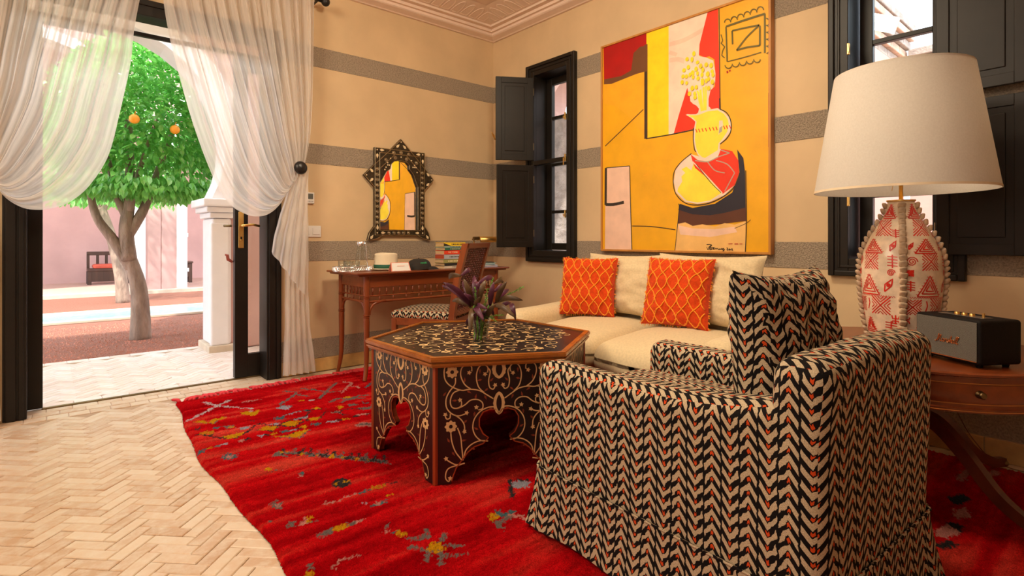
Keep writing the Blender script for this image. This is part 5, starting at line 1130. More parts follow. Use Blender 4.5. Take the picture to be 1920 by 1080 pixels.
# ------------------------------------------------------------------ writing desk
DT = .765
dk = thing('writing_desk', 'mahogany writing desk with spindle gallery and turned splayed legs', 'desk', (2.24, 3.68, 0))
b = M(); b.box(1.58, 3.425, DT-.014, 2.92, 3.955, DT, .006); b.box(1.60, 3.445, DT-.026, 2.90, 3.94, DT-.012, .005); part('top', b, mahog, dk, world=True)
lx, ly = (1.675, 2.82), (3.485, 3.90)
b = M()
for y in ly: b.box(lx[0], y-.010, DT-.105, lx[1], y+.010, DT-.026, .002)
for x in lx: b.box(x-.010, ly[0], DT-.105, x+.010, ly[1], DT-.026, .002)
part('apron', b, mahog, dk, world=True)
for x in lx:
    for y in ly:
        b = M(); q = 1 if x > 2 else -1; k = 1 if y > 3.7 else -1
        b.lathe([(.020, .42), (.021, .60), (.0215, DT-.026)], (x, y, 0), 14)
        for z in (.60, .588, .47, .458): b.lathe([(.020, -.004), (.026, 0), (.020, .004)], (x, y, z), 14)
        P = smoothpts([(x, y, .43), (x, y, .25), (x+q*.004, y+k*.004, .12), (x+q*.022, y+k*.018, .002 if y > 3.7 else .024)], 5); b.tube(P, [.021-.008*i/(len(P)-1) for i in range(len(P))], 12); part('leg', b, mahog_v, dk, world=True, smooth=True, angle=60)
def gallery(p0, p1):
    p0, p1 = Vector(p0), Vector(p1); Ln = (p1-p0).length; d = (p1-p0)/Ln
    for z, h in ((DT-.165, .010), (DT-.205, .016)):
        b = M(); b.tube([tuple(p0+Vector((0,0,z))), tuple(p1+Vector((0,0,z)))], h*.6, 6); part('gallery_rail', b, mahog, dk, world=True)
    n = int(Ln/.052)
    for i in range(n):
        b = M(); c = p0+d*(Ln*(i+.5)/n); up = i % 2
        b.tube([tuple(c+Vector((0,0,DT-.105))), tuple(c+Vector((0,0,DT-.165)))], .0045, 6); b.sphere(tuple(c+Vector((0,0,DT-.135))), .007, 8)
        if up: b.tube([tuple(c+Vector((0,0,DT-.165))), tuple(c+Vector((0,0,DT-.205)))], .0045, 6)
        part('spindle', b, mahog_v, dk, world=True, smooth=True)
gallery((lx[0]+.02, ly[0], 0), (lx[1]-.02, ly[0], 0)); gallery((lx[0], ly[0]+.02, 0), (lx[0], ly[1]-.02, 0)); gallery((lx[1], ly[0]+.02, 0), (lx[1], ly[1]-.02, 0))
def bracket(p, d):
    p, d = Vector(p), Vector(d); P = [p+Vector((0,0,.47)), p+Vector((0,0,.50))+d*.004, p+Vector((0,0,.54))+d*.03, p+Vector((0,0,.558))+d*.08, p+Vector((0,0,.562))+d*.13]
    b = M(); b.tube(smoothpts(P, 4), .010, 8); part('corner_bracket', b, mahog, dk, world=True, smooth=True)
bracket((lx[0]+.02, ly[0], 0), (1,0,0)); bracket((lx[1]-.02, ly[0], 0), (-1,0,0)); bracket((lx[0], ly[0]+.02, 0), (0,1,0)); bracket((lx[0], ly[1]-.02, 0), (0,-1,0))

# ------------------------------------------------------------------ desk chair
ch = thing('desk_chair', 'dark wooden chair with woven cane back and zigzag seat at desk', 'chair', (2.115, 3.30, .022), R(33)) # local +y faces the desk
Wc, Dc = .215, .225
for x in (-1, 1):
    b = M(); b.box(x*Wc-.018, Dc-.036, 0.0, x*Wc+.018, Dc, .43, .004); part('front_leg', b, mahog_v, ch)
    b = M(); P = [(-Dc-.05, .0), (-Dc-.015, .25), (-Dc+.005, .45), (-Dc-.03, .70), (-Dc-.095, .945)]
    mpx = lambda a, c, d: (x*Wc-.020+.040*d, a, c)
    b.prism([(a-.018, c) for a, c in P]+[(a+.022, c) for a, c in P[::-1]], mpx, 0, 1); part('back_post', b, mahog_v, ch)
b = M(); b.box(-Wc, Dc-.03, .385, Wc, Dc-.006, .435, .003); b.box(-Wc, -Dc, .385, Wc, -Dc+.025, .435, .003)
for x in (-1, 1): b.box(x*Wc-.013, -Dc, .385, x*Wc+.013, Dc-.01, .435, .003)
part('seat_frame', b, mahog, ch)
b = M(); b.rbox(0, .012, .452, .455, .46, .06, .03, 3, 4, fn=lambda q: q+Vector((0, 0, .012*(1-(q.x/.23)**2)*(1-((q.y-.01)/.24)**2) if q.z > .45 else 0))); part('seat_pad', b, zig, ch, smooth=True, uvbox=True)
def back_pt(x, t, d=0):  # t 0..1 up the back
    P = [(-Dc+.005, .45), (-Dc-.03, .70), (-Dc-.095, .945)]; q = lerpc([(a, c, 0) for a, c in P], t); return (x, q.x-d, q.y)
b = M(); b.grid(lambda u, v: back_pt(-Wc+2*Wc*u, .90+.115*v, .022), 4, 2); b.grid(lambda u, v: back_pt(Wc-2*Wc*u, .90+.115*v, -.022), 4, 2); b.grid(lambda u, v: back_pt(-Wc+2*Wc*u, 1.015, .022-.044*v), 4, 1)
part('top_rail', b, mahog, ch)
b = M(); b.box(-Wc, -Dc-.012, .455, Wc, -Dc+.018, .50, .003); part('lower_rail', b, mahog, ch)
cane = mat('glossy_cane', (.16, .055, .05), .22, var=.35, vs=60); b = M(); nc = 15
for i in range(nc):
    x = -Wc+.045+(2*Wc-.09)*i/(nc-1); b.tube([back_pt(x, .06+.86*k/30, (.005+.007*math.sin(PI*(k*1.0+i)))) for k in range(31)], .0075, 5, flat=.6)
for k in range(31):
    b.tube([back_pt(-Wc+.03+(2*Wc-.06)*i/30, .06+.86*k/30, .006+.006*math.cos(PI*(i*.5+k))) for i in range(31)], .005, 4)
o = part('cane_weave', b, cane, ch, smooth=True); o['kind'] = 'stuff'
b = M(); b.box(-Wc, -Dc+.0, .20, -Wc+.02, Dc-.02, .225, .003); b.box(Wc-.02, -Dc, .20, Wc, Dc-.02, .225, .003); part('stretcher', b, mahog, ch)

# ------------------------------------------------------------------ things on the desk
t = thing('tray', 'oval silver gallery tray at the left end of the desk', 'tray', (1.68, 3.71, DT))
b = M(); b.lathe([(.145, .004), (.148, 0), (.14, .003), (0, .004)], n=40, ell=.72); part('base', b, chrome, t, smooth=True)
b = M(); nn = 52
for z in (.006, .032): b.tube([(.146*math.cos(2*PI*i/48), .105*math.sin(2*PI*i/48), z) for i in range(49)], .0028, 6, cap=False)
part('rim', b, chrome, t, smooth=True)
b = M()
for i in range(nn):
    for s in (-1, 1):
        a0, a1 = 2*PI*i/nn, 2*PI*(i+s)/nn; b.tube([(.146*math.cos(a0), .105*math.sin(a0), .006), (.146*math.cos(a1), .105*math.sin(a1), .032)], .0015, 4)
o = part('gallery', b, chrome, t); o['kind'] = 'stuff'
ZT = DT+.005
t = thing('carafe', 'clear glass water carafe with chrome collar standing on the tray', 'carafe', (1.735, 3.70, ZT))
b = M(); b.lathe([(0, 0), (.042, 0), (.044, .006), (.043, .05), (.038, .10), (.030, .15), (.027, .185), (.029, .2)], n=24); part('glass_body', b, ware_m, t, smooth=True)
b = M(); b.lathe([(.0285, .178), (.0295, .18), (.033, .205), (.031, .206)], n=24); b.lathe([(.028, .2), (.031, .202), (.02, .21), (0, .211)], n=24); part('collar', b, chrome, t, smooth=True)
b = M(); b.tube([(.012, -.034, .205), (.018, -.038, .19), (.026, -.040, .10), (.034, -.042, .012)], .0035, 6); part('metal_strap', b, chrome, t, smooth=True)
b = M(); b.tube(smoothpts([(.028, 0, .175), (.055, 0, .168), (.072, 0, .13), (.066, 0, .09), (.040, 0, .075)], 5), .005, 8); part('handle', b, ware_m, t, smooth=True)
gl = M(); gl.lathe([(0, .0), (.022, 0), (.0235, .004), (.0255, .07), (.0235, .07), (.021, .008), (0, .007)], n=18); gme = gl.mesh('drinking_glass', ware_m, smooth=True)
for x, y, lb in ((1.590, 3.70, 'leftmost small tumbler on the silver tray'), (1.628, 3.665, 'front small tumbler second from left on tray'), (1.648, 3.745, 'small tumbler at the back of the silver tray'), (1.680, 3.66, 'small tumbler nearest the glass carafe')):
    o = link('drinking_glass', gme, None, (x, y, ZT)); tag(o, lb, 'glass', 'tumblers on the tray')
t = thing('straw_hat', 'cream brimmed hat with dark green band lying on the desk', 'hat', (1.935, 3.70, DT))
hatm = mat('cream_felt', (.82, .70, .50), .8, var=.04, bs=.3, bscale=200)
def hat(u, v):
    a = 2*PI*u; r = .092*(1-.10*v) if v < .7 else .092*(.93)*max(0, math.cos((v-.7)/.3*PI/2))**.55
    z = .012+.105*min(1, v/.7) + (.014*math.sin((v-.7)/.3*PI/2) if v > .7 else 0)
    pinch = max(0, v-.45)/.55; x = r*math.cos(a)*(1.0); y = r*.85*math.sin(a)
    if v > .7: z -= .022*math.exp(-(y/.028)**2)*math.sin(min(1, (v-.7)/.3)*PI/2)
    return (x-pinch*.0, y, z)
b = M(); b.grid(hat, 40, 20); part('crown', b, hatm, t, smooth=True)
b = M(); b.lathe([(.09, .010), (.11, .006), (.128, .008), (.13, .010), (.11, .010), (.088, .014)], n=40, ell=.82); part('brim', b, hatm, t, smooth=True)
b = M(); b.lathe([(.0935, .012), (.0935, .040), (.0915, .041)], n=40, ell=.86); part('hat_band', b, mat('green_ribbon', (.012, .10, .055), .6), t, smooth=True)
t = thing('tent_card', 'small white folded card with salmon border before the hat', 'card', (1.935, 3.485, DT), R(-5))
salm = mat('salmon_print', (.80, .28, .20), .7); b = M(); b.add([(-.076,-.02,0),(.076,-.02,0),(.070,.008,.062),(-.070,.008,.062),(-.076,.035,0),(.076,.035,0)], [(0,1,2,3),(3,2,5,4)]); part('card_stock', b, salm, t)
b = M(); b.add([(-.069,-.0195,.003),(.069,-.0195,.003),(.064,.0055,.058),(-.064,.0055,.058)], [(0,1,2,3)]); o = part('card_face', b, whitep, t); o.location.y = -.0012
b = M(); b.add([(-.028,-.0005,.036),(.030,-.0005,.036),(.030,.0002,.0385),(-.028,.0002,.0385)], [(0,1,2,3)]); o = part('printed_line', b, salm, t); o.location.y = -.0095
t = thing('baseball_cap', 'black baseball cap with small green lettering beside the books', 'cap', (2.155, 3.56, DT), R(-8))
capm = mat('black_cotton', (.022, .016, .012), .85, bs=.3, bscale=200)
def capf(u, v):
    a = 2*PI*u; r = .088*max(0, math.cos(v*PI/2))**.62; return (r*math.cos(a)*1.12-.02, r*math.sin(a)*.85, .004+.078*math.sin(v*PI/2)+.012*math.cos(a)*(1-v)*.6)
b = M(); b.grid(capf, 36, 12); part('crown', b, capm, t, smooth=True)
def brimf(u, v):
    a = -1.15+2.3*u; r0 = .082; x = r0*math.cos(a)*1.12-.02; y = r0*math.sin(a)*.85; e = .075*math.cos(a*1.15)*v
    return (x+e, y, .016+.014*v*(1-v)*2-.016*v*v - .012*(y/.07)**2*v)
b = M(); b.grid(brimf, 18, 6); b.grid(lambda u, v: Vector(brimf(1-u, v))-Vector((0,0,.003)), 18, 6); part('brim', b, capm, t, smooth=True)
b = M(); b.sphere((-.02, 0, .083), .006, 8); part('top_button', b, capm, t)
grn = mat('green_thread', (.03, .50, .16), .6)
def txt(s, size, name, m, parent, mtx, ext=.0006, shear=0):
    c = bpy.data.curves.new('t', 'FONT'); c.body = s; c.size = size; c.extrude = ext; c.shear = shear; c.align_x = 'CENTER'; c.align_y = 'CENTER'; c.resolution_u = 3
    o = bpy.data.objects.new('t', c); C.objects.link(o); me = bpy.data.meshes.new_from_object(o); bpy.data.objects.remove(o); bpy.data.curves.remove(c)
    me.materials.clear(); me.materials.append(m); me.transform(mtx); q = link(name, me, parent); return q
txt('MAZE', .019, 'cap_lettering', grn, t, Matrix.Translation((-.01, -.0695, .052)) @ Matrix.Rotation(R(58), 4, 'X') @ Matrix.Rotation(R(6), 4, 'Z'))
def book(label, z, h, cover, spine, w_=.2, d=.132, rz=0, dx=0, pages=(.66,.48,.28), extra=None):
    t = thing('book', label, 'book', (2.452+dx, 3.615, z), R(rz), group='books stacked on the desk'); cm = mat('book_cover', spine, .5, var=.06); pg = mat('paper_pages', pages, .85, var=.12, vs=120, stretch=(.05,.05,6))
    b = M(); b.box(-w_/2, -d/2, 0, w_/2, d/2, .0025); b.box(-w_/2, -d/2, h-.0025, w_/2, d/2, h); b.box(-w_/2, -d/2, 0, w_/2, -d/2+.003, h, .001); part('cover', b, cm, t)
    b = M(); b.box(-w_/2+.003, -d/2+.003, .0025, w_/2-.003, d/2-.003, h-.0025); part('pages', b, pg, t)
    if extra: extra(t, w_, d, h)
    return t
creamp = mat('cream_print', (.8,.66,.4), .6); darkp = mat('dark_print', (.03,.02,.015), .6)
def bars(m, x0, x1, z, hh, n, seed=1):
    def f(t, w_, d, h):
        r_ = random.Random(seed); b = M(); x = x0
        for i in range(n):
            l = (x1-x0)/n; b.box(x+l*.15, -d/2-.0006, h*z-hh/2, x+l*r_.uniform(.6, .9), -d/2-.0001, h*z+hh/2); x += l
        o = part('spine_lettering', b, m, t); o['kind'] = 'stuff'
    return f
z = DT
BK = [('cream thin book, lowest in the stack on the desk', .020, (.72,.62,.48), 0, .008, bars(darkp, -.03, .05, .5, .006, 7)), ('black spined book, second from the bottom of stack', .021, (.02,.017,.015), 1, .004, None),
 ('olive green book, third from the bottom of stack', .030, (.34,.31,.10), -1, 0, bars(creamp, -.06, .05, .5, .01, 8)), ('silver grey book in the middle of the desk stack', .036, (.42,.45,.48), 1.5, 0, bars(darkp, -.05, .07, .5, .01, 9)),
 ('bright red book with pale title in the desk stack', .033, (.78,.05,.012), 0, .004, None), ('dark green book above the red one in stack', .020, (.03,.14,.08), 2, .006, bars(creamp, -.05, .05, .5, .005, 7)),
 ('pale teal thin book, second from top of stack', .012, (.36,.48,.40), -1, .006, bars(darkp, -.05, .05, .5, .004, 7)), ('yellow paperback with black corner, topmost of desk stack', .028, (.85,.58,.02), -3, .006, bars(darkp, -.03, .07, .5, .010, 8))]
for i, (lb, h, c, rz, dx, ex) in enumerate(BK):
    ex = None if ex is None else ex
    pg = (.45,.07,.02) if 'silver' in lb else (.62,.44,.24)
    t = book(lb, z, h, c, c, rz=rz, dx=dx, pages=pg, extra=ex, w_=.2 if i not in (0,) else .205)
    if 'red' in lb and 'silver' not in lb and h == .033:
        txt('THE TOMBS', .017, 'spine_lettering', creamp, t, Matrix.Translation((-.02, -.0668, h/2)) @ Matrix.Rotation(PI/2, 4, 'X'))
        b = M(); b.box(.045, -.0668, .006, .058, -.0661, .027, .004); part('spine_emblem', b, darkp, t)
    if 'yellow' in lb: b = M(); b.add([(-.1,-.0665,.0),(-.03,-.0665,.0),(-.1,-.0665,.024)], [(0,1,2)]); part('black_corner', b, darkp, t)
    z += h+.0004
z = DT
for i, (lb, c, h, dx, rz) in enumerate((('lavender magazine, lowest of the pile right of chair', (.42,.40,.52), .010, .035, -8), ('white magazine, second lowest of the pile right of chair', (.66,.66,.66), .008, .02, 3), ('pale blue magazine in the middle of the pile', (.30,.44,.48), .009, .0, -3), ('mint green magazine, second from top of the pile', (.40,.52,.48), .008, .008, 2), ('black covered magazine, topmost of the pile', (.02,.02,.022), .006, -.012, 0))):
    t = thing('magazine', lb, 'magazine', (2.72+dx, 3.62, z), R(rz), group='magazines piled on the desk'); b = M(); b.box(-.10, -.13, 0, .10, .13, .001); b.box(-.10, -.13, h-.001, .10, .13, h); b.box(-.1, -.13, 0, .1, -.1285, h); part('cover', b, mat('magazine_cover', c, .3, var=.05), t)
    b = M(); b.box(-.099, -.128, .001, .099, .129, h-.001); part('pages', b, whitep, t); z += h+.0004
t = thing('brass_lamp', 'brass reading lamp with long trough shade behind the magazines', 'lamp', (2.86, 3.84, DT))
b = M(); b.lathe([(0, 0), (.05, 0), (.05, .008), (.03, .014), (.008, .02), (.008, .024)], n=24); part('base', b, brass, t, smooth=True, angle=40)
b = M(); b.tube([(0,0,.02), (0,0,.228)], .006, 10); part('stem', b, brass, t, smooth=True)
b = M(); b.tube([(-.012,-.01,.236), (.045,-.01,.236)], .014, 12); b.lathe([(.015,-.002),(.018,0),(.018,.006),(.013,.01)], (0,0,.222), 12); part('swivel', b, dark_brass, t, smooth=True, angle=40)
b = M(); vs = []
for k in range(13):
    a = R(-50+240*k/12)
    for x in (.045, .33): vs.append((x, -.01-.032*math.cos(a), .222+.030*math.sin(a)))
b.add(vs, [(2*k, 2*k+1, 2*k+3, 2*k+2) for k in range(12)]); o = part('shade', b, brass, t, smooth=True); md = o.modifiers.new('s', 'SOLIDIFY'); md.thickness = .002
# ------------------------------------------------------------------ coffee table
ct_c = (1.613, 2.096); RV = .52; TT = .53
tb = thing('coffee_table', 'hexagonal black inlaid coffee table with brown rim on red rug', 'table', (ct_c[0], ct_c[1], .022))
ZB = .0
lac = mat('black_lacquer', (.016, .008, .008), .30, var=.3); inl = mat('cream_inlay', (.66, .43, .20), .42, var=.12, vs=30); inr = mat('rust_inlay', (.22, .045, .018), .45, var=.2)
def hexpts(r, rot=31): return [(r*math.cos(R(rot+60*i)), r*math.sin(R(rot+60*i))) for i in range(6)]
ztop = TT-.02
b = M(); 
A_, B_ = hexpts(.566), hexpts(.495); C1, C2 = hexpts(.570), hexpts(.545)
for i in range(6):
    j = (i+1) % 6; b = M()
    def seg(o0, o1, z0, z1, bb): 
        vs = [(*o1[i], z0), (*o0[i], z0), (*o0[j], z0), (*o1[j], z0), (*o1[i], z1), (*o0[i], z1), (*o0[j], z1), (*o1[j], z1)]; bb.add(vs, [(0,1,2,3),(7,6,5,4),(1,5,6,2),(2,6,7,3),(3,7,4,0),(0,4,5,1)])
    seg(hexpts(.547), hexpts(.522), ztop-.020, ztop, b); seg(hexpts(.552), hexpts(.522), ztop-.017, ztop-.005, b); seg(hexpts(.540), hexpts(.522), ztop-.042, ztop-.020, b); seg(hexpts(.547), hexpts(.522), ztop-.034, ztop-.026, b)
    part('edge_moulding', b, edge_w, tb)
b = M(); P = hexpts(.523); b.prism(P, lambda a, c, d: (a, c, d), ztop-.03, ztop-.006); topp = part('top_panel', b, lac, tb)
HW = .5*RV; ap_ = RV*math.cos(R(30)); sc_ = (HW-.012)/.2645
arch = [((u-.2645), z) for u, z in PANEL_ARCH]; arch[0] = (0, arch[0][1]-.006)
def strokes(b, mp, mir=(1,-1)):
    for P in INLAY:
        Q = smoothpts([((u-.2645)*.94, z-.012, 0) for u, z in P], 5)
        for s in mir: b.ribbon([(s*q[0], q[1]) for q in Q], .0048, mp, .0006, 0)
    for (u, z) in INLAY_FLOWERS:
        for s in mir:
            cx, cz = s*(u-.2645)*.94, z-.012
            vs = []; n = 32
            for k in range(n):
                a = 2*PI*k/n; r = .0225*(1+.14*math.cos(8*a)); vs.append(mp(cx+r*math.cos(a), cz+r*math.sin(a), .0008))
            for k in range(n): a = 2*PI*k/n; vs.append(mp(cx+.0075*math.cos(a), cz+.0075*math.sin(a), .0008))
            b.add(vs, [(k, (k+1) % n, n+(k+1) % n, n+k) for k in range(n)], 0)
    for i, (u, z) in enumerate(INLAY_BUDS):
        for s in mir:
            cx, cz = s*(u-.2645)*.94, z-.012; vs = []
            for k in range(10): a = 2*PI*k/10+i; r = .0105 if k % 2 == 0 else .0055; vs.append(mp(cx+r*math.cos(a), cz+r*math.sin(a), .0009))
            b.add(vs, [tuple(range(10))], 0)
    for (u0, z0), (u1, z1) in INLAY_OVALS:
        z0 -= .016; z1 -= .014
        cz, h = (z0+z1)/2, abs(z0-z1)/2; wv = .022 if h < .042 else .018; n = 28; vs = []
        for k in range(n):
            a = 2*PI*k/n; e = 1+.10*(k % 2); vs.append(mp(wv*e*1.25*math.sin(a)*(1-.25*abs(math.cos(a))**3), cz+h*math.cos(a), .0008))
        for k in range(n): a = 2*PI*k/n; vs.append(mp(wv*.62*math.sin(a)*(1-.5*abs(math.cos(a))**3), cz+h*.72*math.cos(a), .0008))
        b.add(vs, [(k, (k+1) % n, n+(k+1) % n, n+k) for k in range(n)], 0)
    for i, (u, z) in enumerate(INLAY_LEAVES):
        for s in mir:
            cx, cz = s*(u-.2645)*.94, z-.012; a = i*1.9; ca, sa = math.cos(a), math.sin(a)
            b.add([mp(cx+s*(p*ca-q*sa), cz+p*sa+q*ca, .0005) for p, q in ((-.011,0),(-.003,.0045),(.011,0),(-.003,-.0045))], [(0,1,2,3)], 1)
for i in range(6):
    am = R(31+60*i+30); nx, ny = math.cos(am), math.sin(am); tx, ty = -ny, nx
    mp = lambda a, c, d: (nx*(ap_+d)+tx*a, ny*(ap_+d)+ty*a, c)
    zt = ztop-.04
    right = [(-a, z-.0) for a, z in arch[1:]]; leftp = [(a, z) for a, z in arch]
    b = M(); b.prism([(-HW+.001, 0), (-HW+.001, zt), (0, zt)]+leftp+[(leftp[-1][0]-.003, 0)], mp, -.022, 0)
    b.prism([(HW-.001, 0), (HW-.001, zt), (0, zt), leftp[0]]+right+[(right[-1][0]+.003, 0)], mp, -.022, 0); pn = part('side_panel', b, lac, tb)
    b = M(); strokes(b, mp); part('vine_inlay', b, [inl, inr], pn)
    b = M()
    for s in (-1, 1):
        Q = [(s*a, z) for a, z in arch]; b.ribbon(Q, .005, mp, .0008)
        b.add([mp(a, z, d) for a, z in Q for d in (-.0225, .001)], [(2*k, 2*k+1, 2*k+3, 2*k+2) for k in range(len(Q)-1)])
    part('arch_edging', b, red_wood, pn)
    b = M(); a2 = R(31+60*i); b.lathe([(.0115, 0), (.0115, zt)], ((RV-.006)*math.cos(a2), (RV-.006)*math.sin(a2), 0), 6); part('corner_post', b, red_wood, tb)
# top inlay : random scrolls
rs = random.Random(12); b = M(); mpt = lambda a, c, d: (a, c, ztop-.006+d)
def inhex(x, y, r=.515): return all(x*math.cos(R(61+60*i))+y*math.sin(R(61+60*i)) < r*.866-.012 for i in range(6))
def scroll(cx, cy, r, a0, turn, b):
    P = []
    for k in range(18): t = k/17; rr = r*(1-.78*t); a = a0+turn*t*2*PI*.95; P.append((cx+rr*math.cos(a), cy+rr*math.sin(a)))
    if all(inhex(*p) for p in P): b.ribbon(P, .0050, mpt, .0008); return P
for k in range(6):
    for (r_, off, rr, tr) in ((.16, 8, .055, 1), (.16, 38, .050, -1), (.28, 0, .062, -1), (.27, 22, .055, 1), (.28, 42, .055, -1), (.36, 12, .048, 1), (.37, 50, .048, -1), (.355, 31, .045, 1), (.07, 20, .045, 1), (.42, 2, .05, 1), (.41, 22, .04, -1), (.41, 41, .04, 1)):
        a = R(60*k+off); x, y = r_*math.cos(a), r_*math.sin(a); P = scroll(x, y, rr, a+2.2*tr, tr, b)
        if P:
            x2, y2 = P[-1]; b.add([mpt(x2+(.010 if q % 2 == 0 else .005)*math.cos(q*PI/5), y2+(.010 if q % 2 == 0 else .005)*math.sin(q*PI/5), .0009) for q in range(10)], [tuple(range(10))])
    for r_, off in ((.23, 12), (.23, 42), (.34, 2), (.40, 30), (.11, 30), (.42, 58)):
        a = R(60*k+off); x, y = r_*math.cos(a), r_*math.sin(a)
        if inhex(x, y, .49):
            n = 24; vs = [mpt(x+.020*(1+.18*math.cos(6*2*PI*q/n))*math.cos(2*PI*q/n), y+.020*(1+.18*math.cos(6*2*PI*q/n))*math.sin(2*PI*q/n), .001) for q in range(n)]+[mpt(x+.006*math.cos(2*PI*q/n), y+.006*math.sin(2*PI*q/n), .001) for q in range(n)]
            b.add(vs, [(q, (q+1) % n, n+(q+1) % n, n+q) for q in range(n)])
    for q in range(9):
        x, y = rs.uniform(-.45, .45), rs.uniform(-.45, .45)
        if inhex(x, y): a = rs.uniform(0, 6); b.add([mpt(x+p*math.cos(a)-s*math.sin(a), y+p*math.sin(a)+s*math.cos(a), .0007) for p, s in ((-.012,0),(-.003,.005),(.012,0),(-.003,-.005))], [(0,1,2,3)], q % 2)
part('scroll_inlay', b, [inl, inr], topp)['kind'] = 'stuff'

# ------------------------------------------------------------------ vase and purple plant
t = thing('glass_vase', 'small clear glass vase of stems on the inlaid coffee table', 'vase', (1.538, 2.008, TT-.006))
b = M(); b.lathe([(0, 0), (.036, 0), (.040, .006), (.034, .018), (.030, .028), (.036, .055), (.043, .080), (.044, .1), (.0405, .125), (.043, .134), (.041, .134), (.0385, .125), (.0415, .1), (.040, .08), (.033, .055), (.027, .030), (0, .022)], n=28); part('vase_body', b, glassm('vase_glass', (.86, .88, .87), .02, 1.1), t, smooth=True)
b = M(); b.lathe([(0, .024), (.027, .031), (.033, .056), (.0385, .078), (0, .0785)], n=24); part('water', b, glassm('vase_water', (.80, .82, .62), .0, .25), t, smooth=True)
pl = thing('purple_leaf_bouquet', 'bunch of long purple leaves and green sprigs standing in vase', 'bouquet', (1.538, 2.008, TT+.022), R(-40.7))
pm_ = mat('purple_leaf', (.075, .016, .036), .42, var=.5, vs=14, spec=.35); pg_ = mat('bronze_leaf', (.085, .045, .018), .42, var=.5, vs=14, spec=.35); sg = mat('green_sprig', (.13, .30, .03), .6, var=.3)
S_ = .00249
def loc(px, py, dep=0): return Vector(((px-902)*S_, dep, (632-py)*S_ -.045+.0))
LV = [(560,485,180,228,.03,0),(560,470,235,160,-.05,0),(585,470,475,125,-.02,1),(555,470,430,185,.06,0),(430,95,540,62,.05,0),(430,95,250,165,.05,1),(620,490,585,108,.06,0),(660,430,745,145,.0,1),(640,200,850,160,.07,0),(800,470,850,165,-.03,0),(850,200,940,210,.08,1),(880,430,1012,155,-.04,1),(860,460,1040,275,.04,0),(900,420,1208,375,-.05,1),(840,460,1130,580,-.08,1),(1060,440,1122,622,-.05,0),(590,490,572,785,-.09,1),(570,600,500,755,.02,0),(610,490,745,620,-.09,0),(850,300,968,265,.06,0),(560,490,300,432,.04,1),(640,490,785,475,-.08,0),(760,630,880,420,-.05,1),(900,520,1065,445,.03,0),(640,480,690,330,-.05,1),(620,640,640,520,-.06,0),(700,640,790,500,-.02,0),(600,430,480,300,-.04,0),(690,300,600,180,.03,0),(700,620,640,560,-.05,0),(850,600,760,470,.02,0)]
for i, (x0, y0, x1, y1, dp, k) in enumerate(LV):
    a = loc(800+x0/6.75, 490+y0/6.75, dp*.4); c = loc(800+x1/6.75, 490+y1/6.75, dp*1.6+random.uniform(-.02, .02)); d = c-a; Ln = d.length
    bend = Vector((0, 0, 1)).cross(d).normalized() if i % 2 else Vector((0, -1, 0)); w_ = min(.0125, Ln*.075+.0045)
    sd = d.normalized().cross(Vector((0, -1, .2))).normalized(); up_ = sd.cross(d).normalized(); b = M(); K = 9; vs = []
    for j in range(K+1):
        t_ = j/K; p = a+d*t_+Vector((0, 0, .10*Ln*math.sin(PI*t_)))+up_*.02*math.sin(PI*t_); ww = w_*(math.sin(PI*min(1, t_*.86+.10))**.75)*(1-.0*t_) if t_ < .999 else .001
        vs += [p-sd*ww+up_*ww*.45, p, p+sd*ww+up_*ww*.45]
    fs = [q for j in range(K) for q in ((3*j, 3*j+1, 3*j+4, 3*j+3), (3*j+1, 3*j+2, 3*j+5, 3*j+4))]
    b.add(vs, fs); o = part('leaf', b, pg_ if k else pm_, pl, smooth=True); md = o.modifiers.new('s', 'SOLIDIFY'); md.thickness = .0012
for i, (x0, x1, dp) in enumerate(((560,600,.01),(600,655,.0),(640,700,-.01),(690,760,.01),(730,790,-.01),(660,600,.015),(700,840,0))):
    b = M(); b.tube(smoothpts([tuple(loc(800+(640+(x0-640)*.5)/6.75, 490+900/6.75, 0)), tuple(loc(800+(650+(x0-640)*.6)/6.75, 490+760/6.75, dp)), tuple(loc(800+x0/6.75, 490+620/6.75, dp)), tuple(loc(800+x1/6.75, 490+460/6.75, dp*2))], 4), .0035+.001*(i % 3), 7); part('stem', b, pm_ if i % 2 else sg, pl, smooth=True)
for i, (x0, y0, x1, y1, dp) in enumerate(((620,620,620,230,-.03),(720,620,770,250,-.02),(760,420,840,120,.0),(950,380,1230,240,.02),(760,600,980,570,-.04),(560,560,490,300,.03),(640,600,740,420,-.03),(800,600,880,640,-.05),(700,560,690,620,-.03))):
    a, c = loc(800+x0/6.75, 490+y0/6.75, dp), loc(800+x1/6.75, 490+y1/6.75, dp*1.5); b = M(); b.tube([tuple(a), tuple((a+c)/2+Vector((.004,0,.004))), tuple(c)], .0012, 5)
    n = int((c-a).length/.0022)
    for j in range(n):
        p = a.lerp(c, j/n); q = Vector((random.gauss(0,1), random.gauss(0,1), random.gauss(.5,.8))).normalized()*random.uniform(.006, .012); r_ = q.cross(Vector((0,1,0))).normalized()*.0018
        b.add([p, p+q*.5+r_, p+q, p+q*.5-r_], [(0,1,2,3)])
    part('sprig', b, sg, pl)

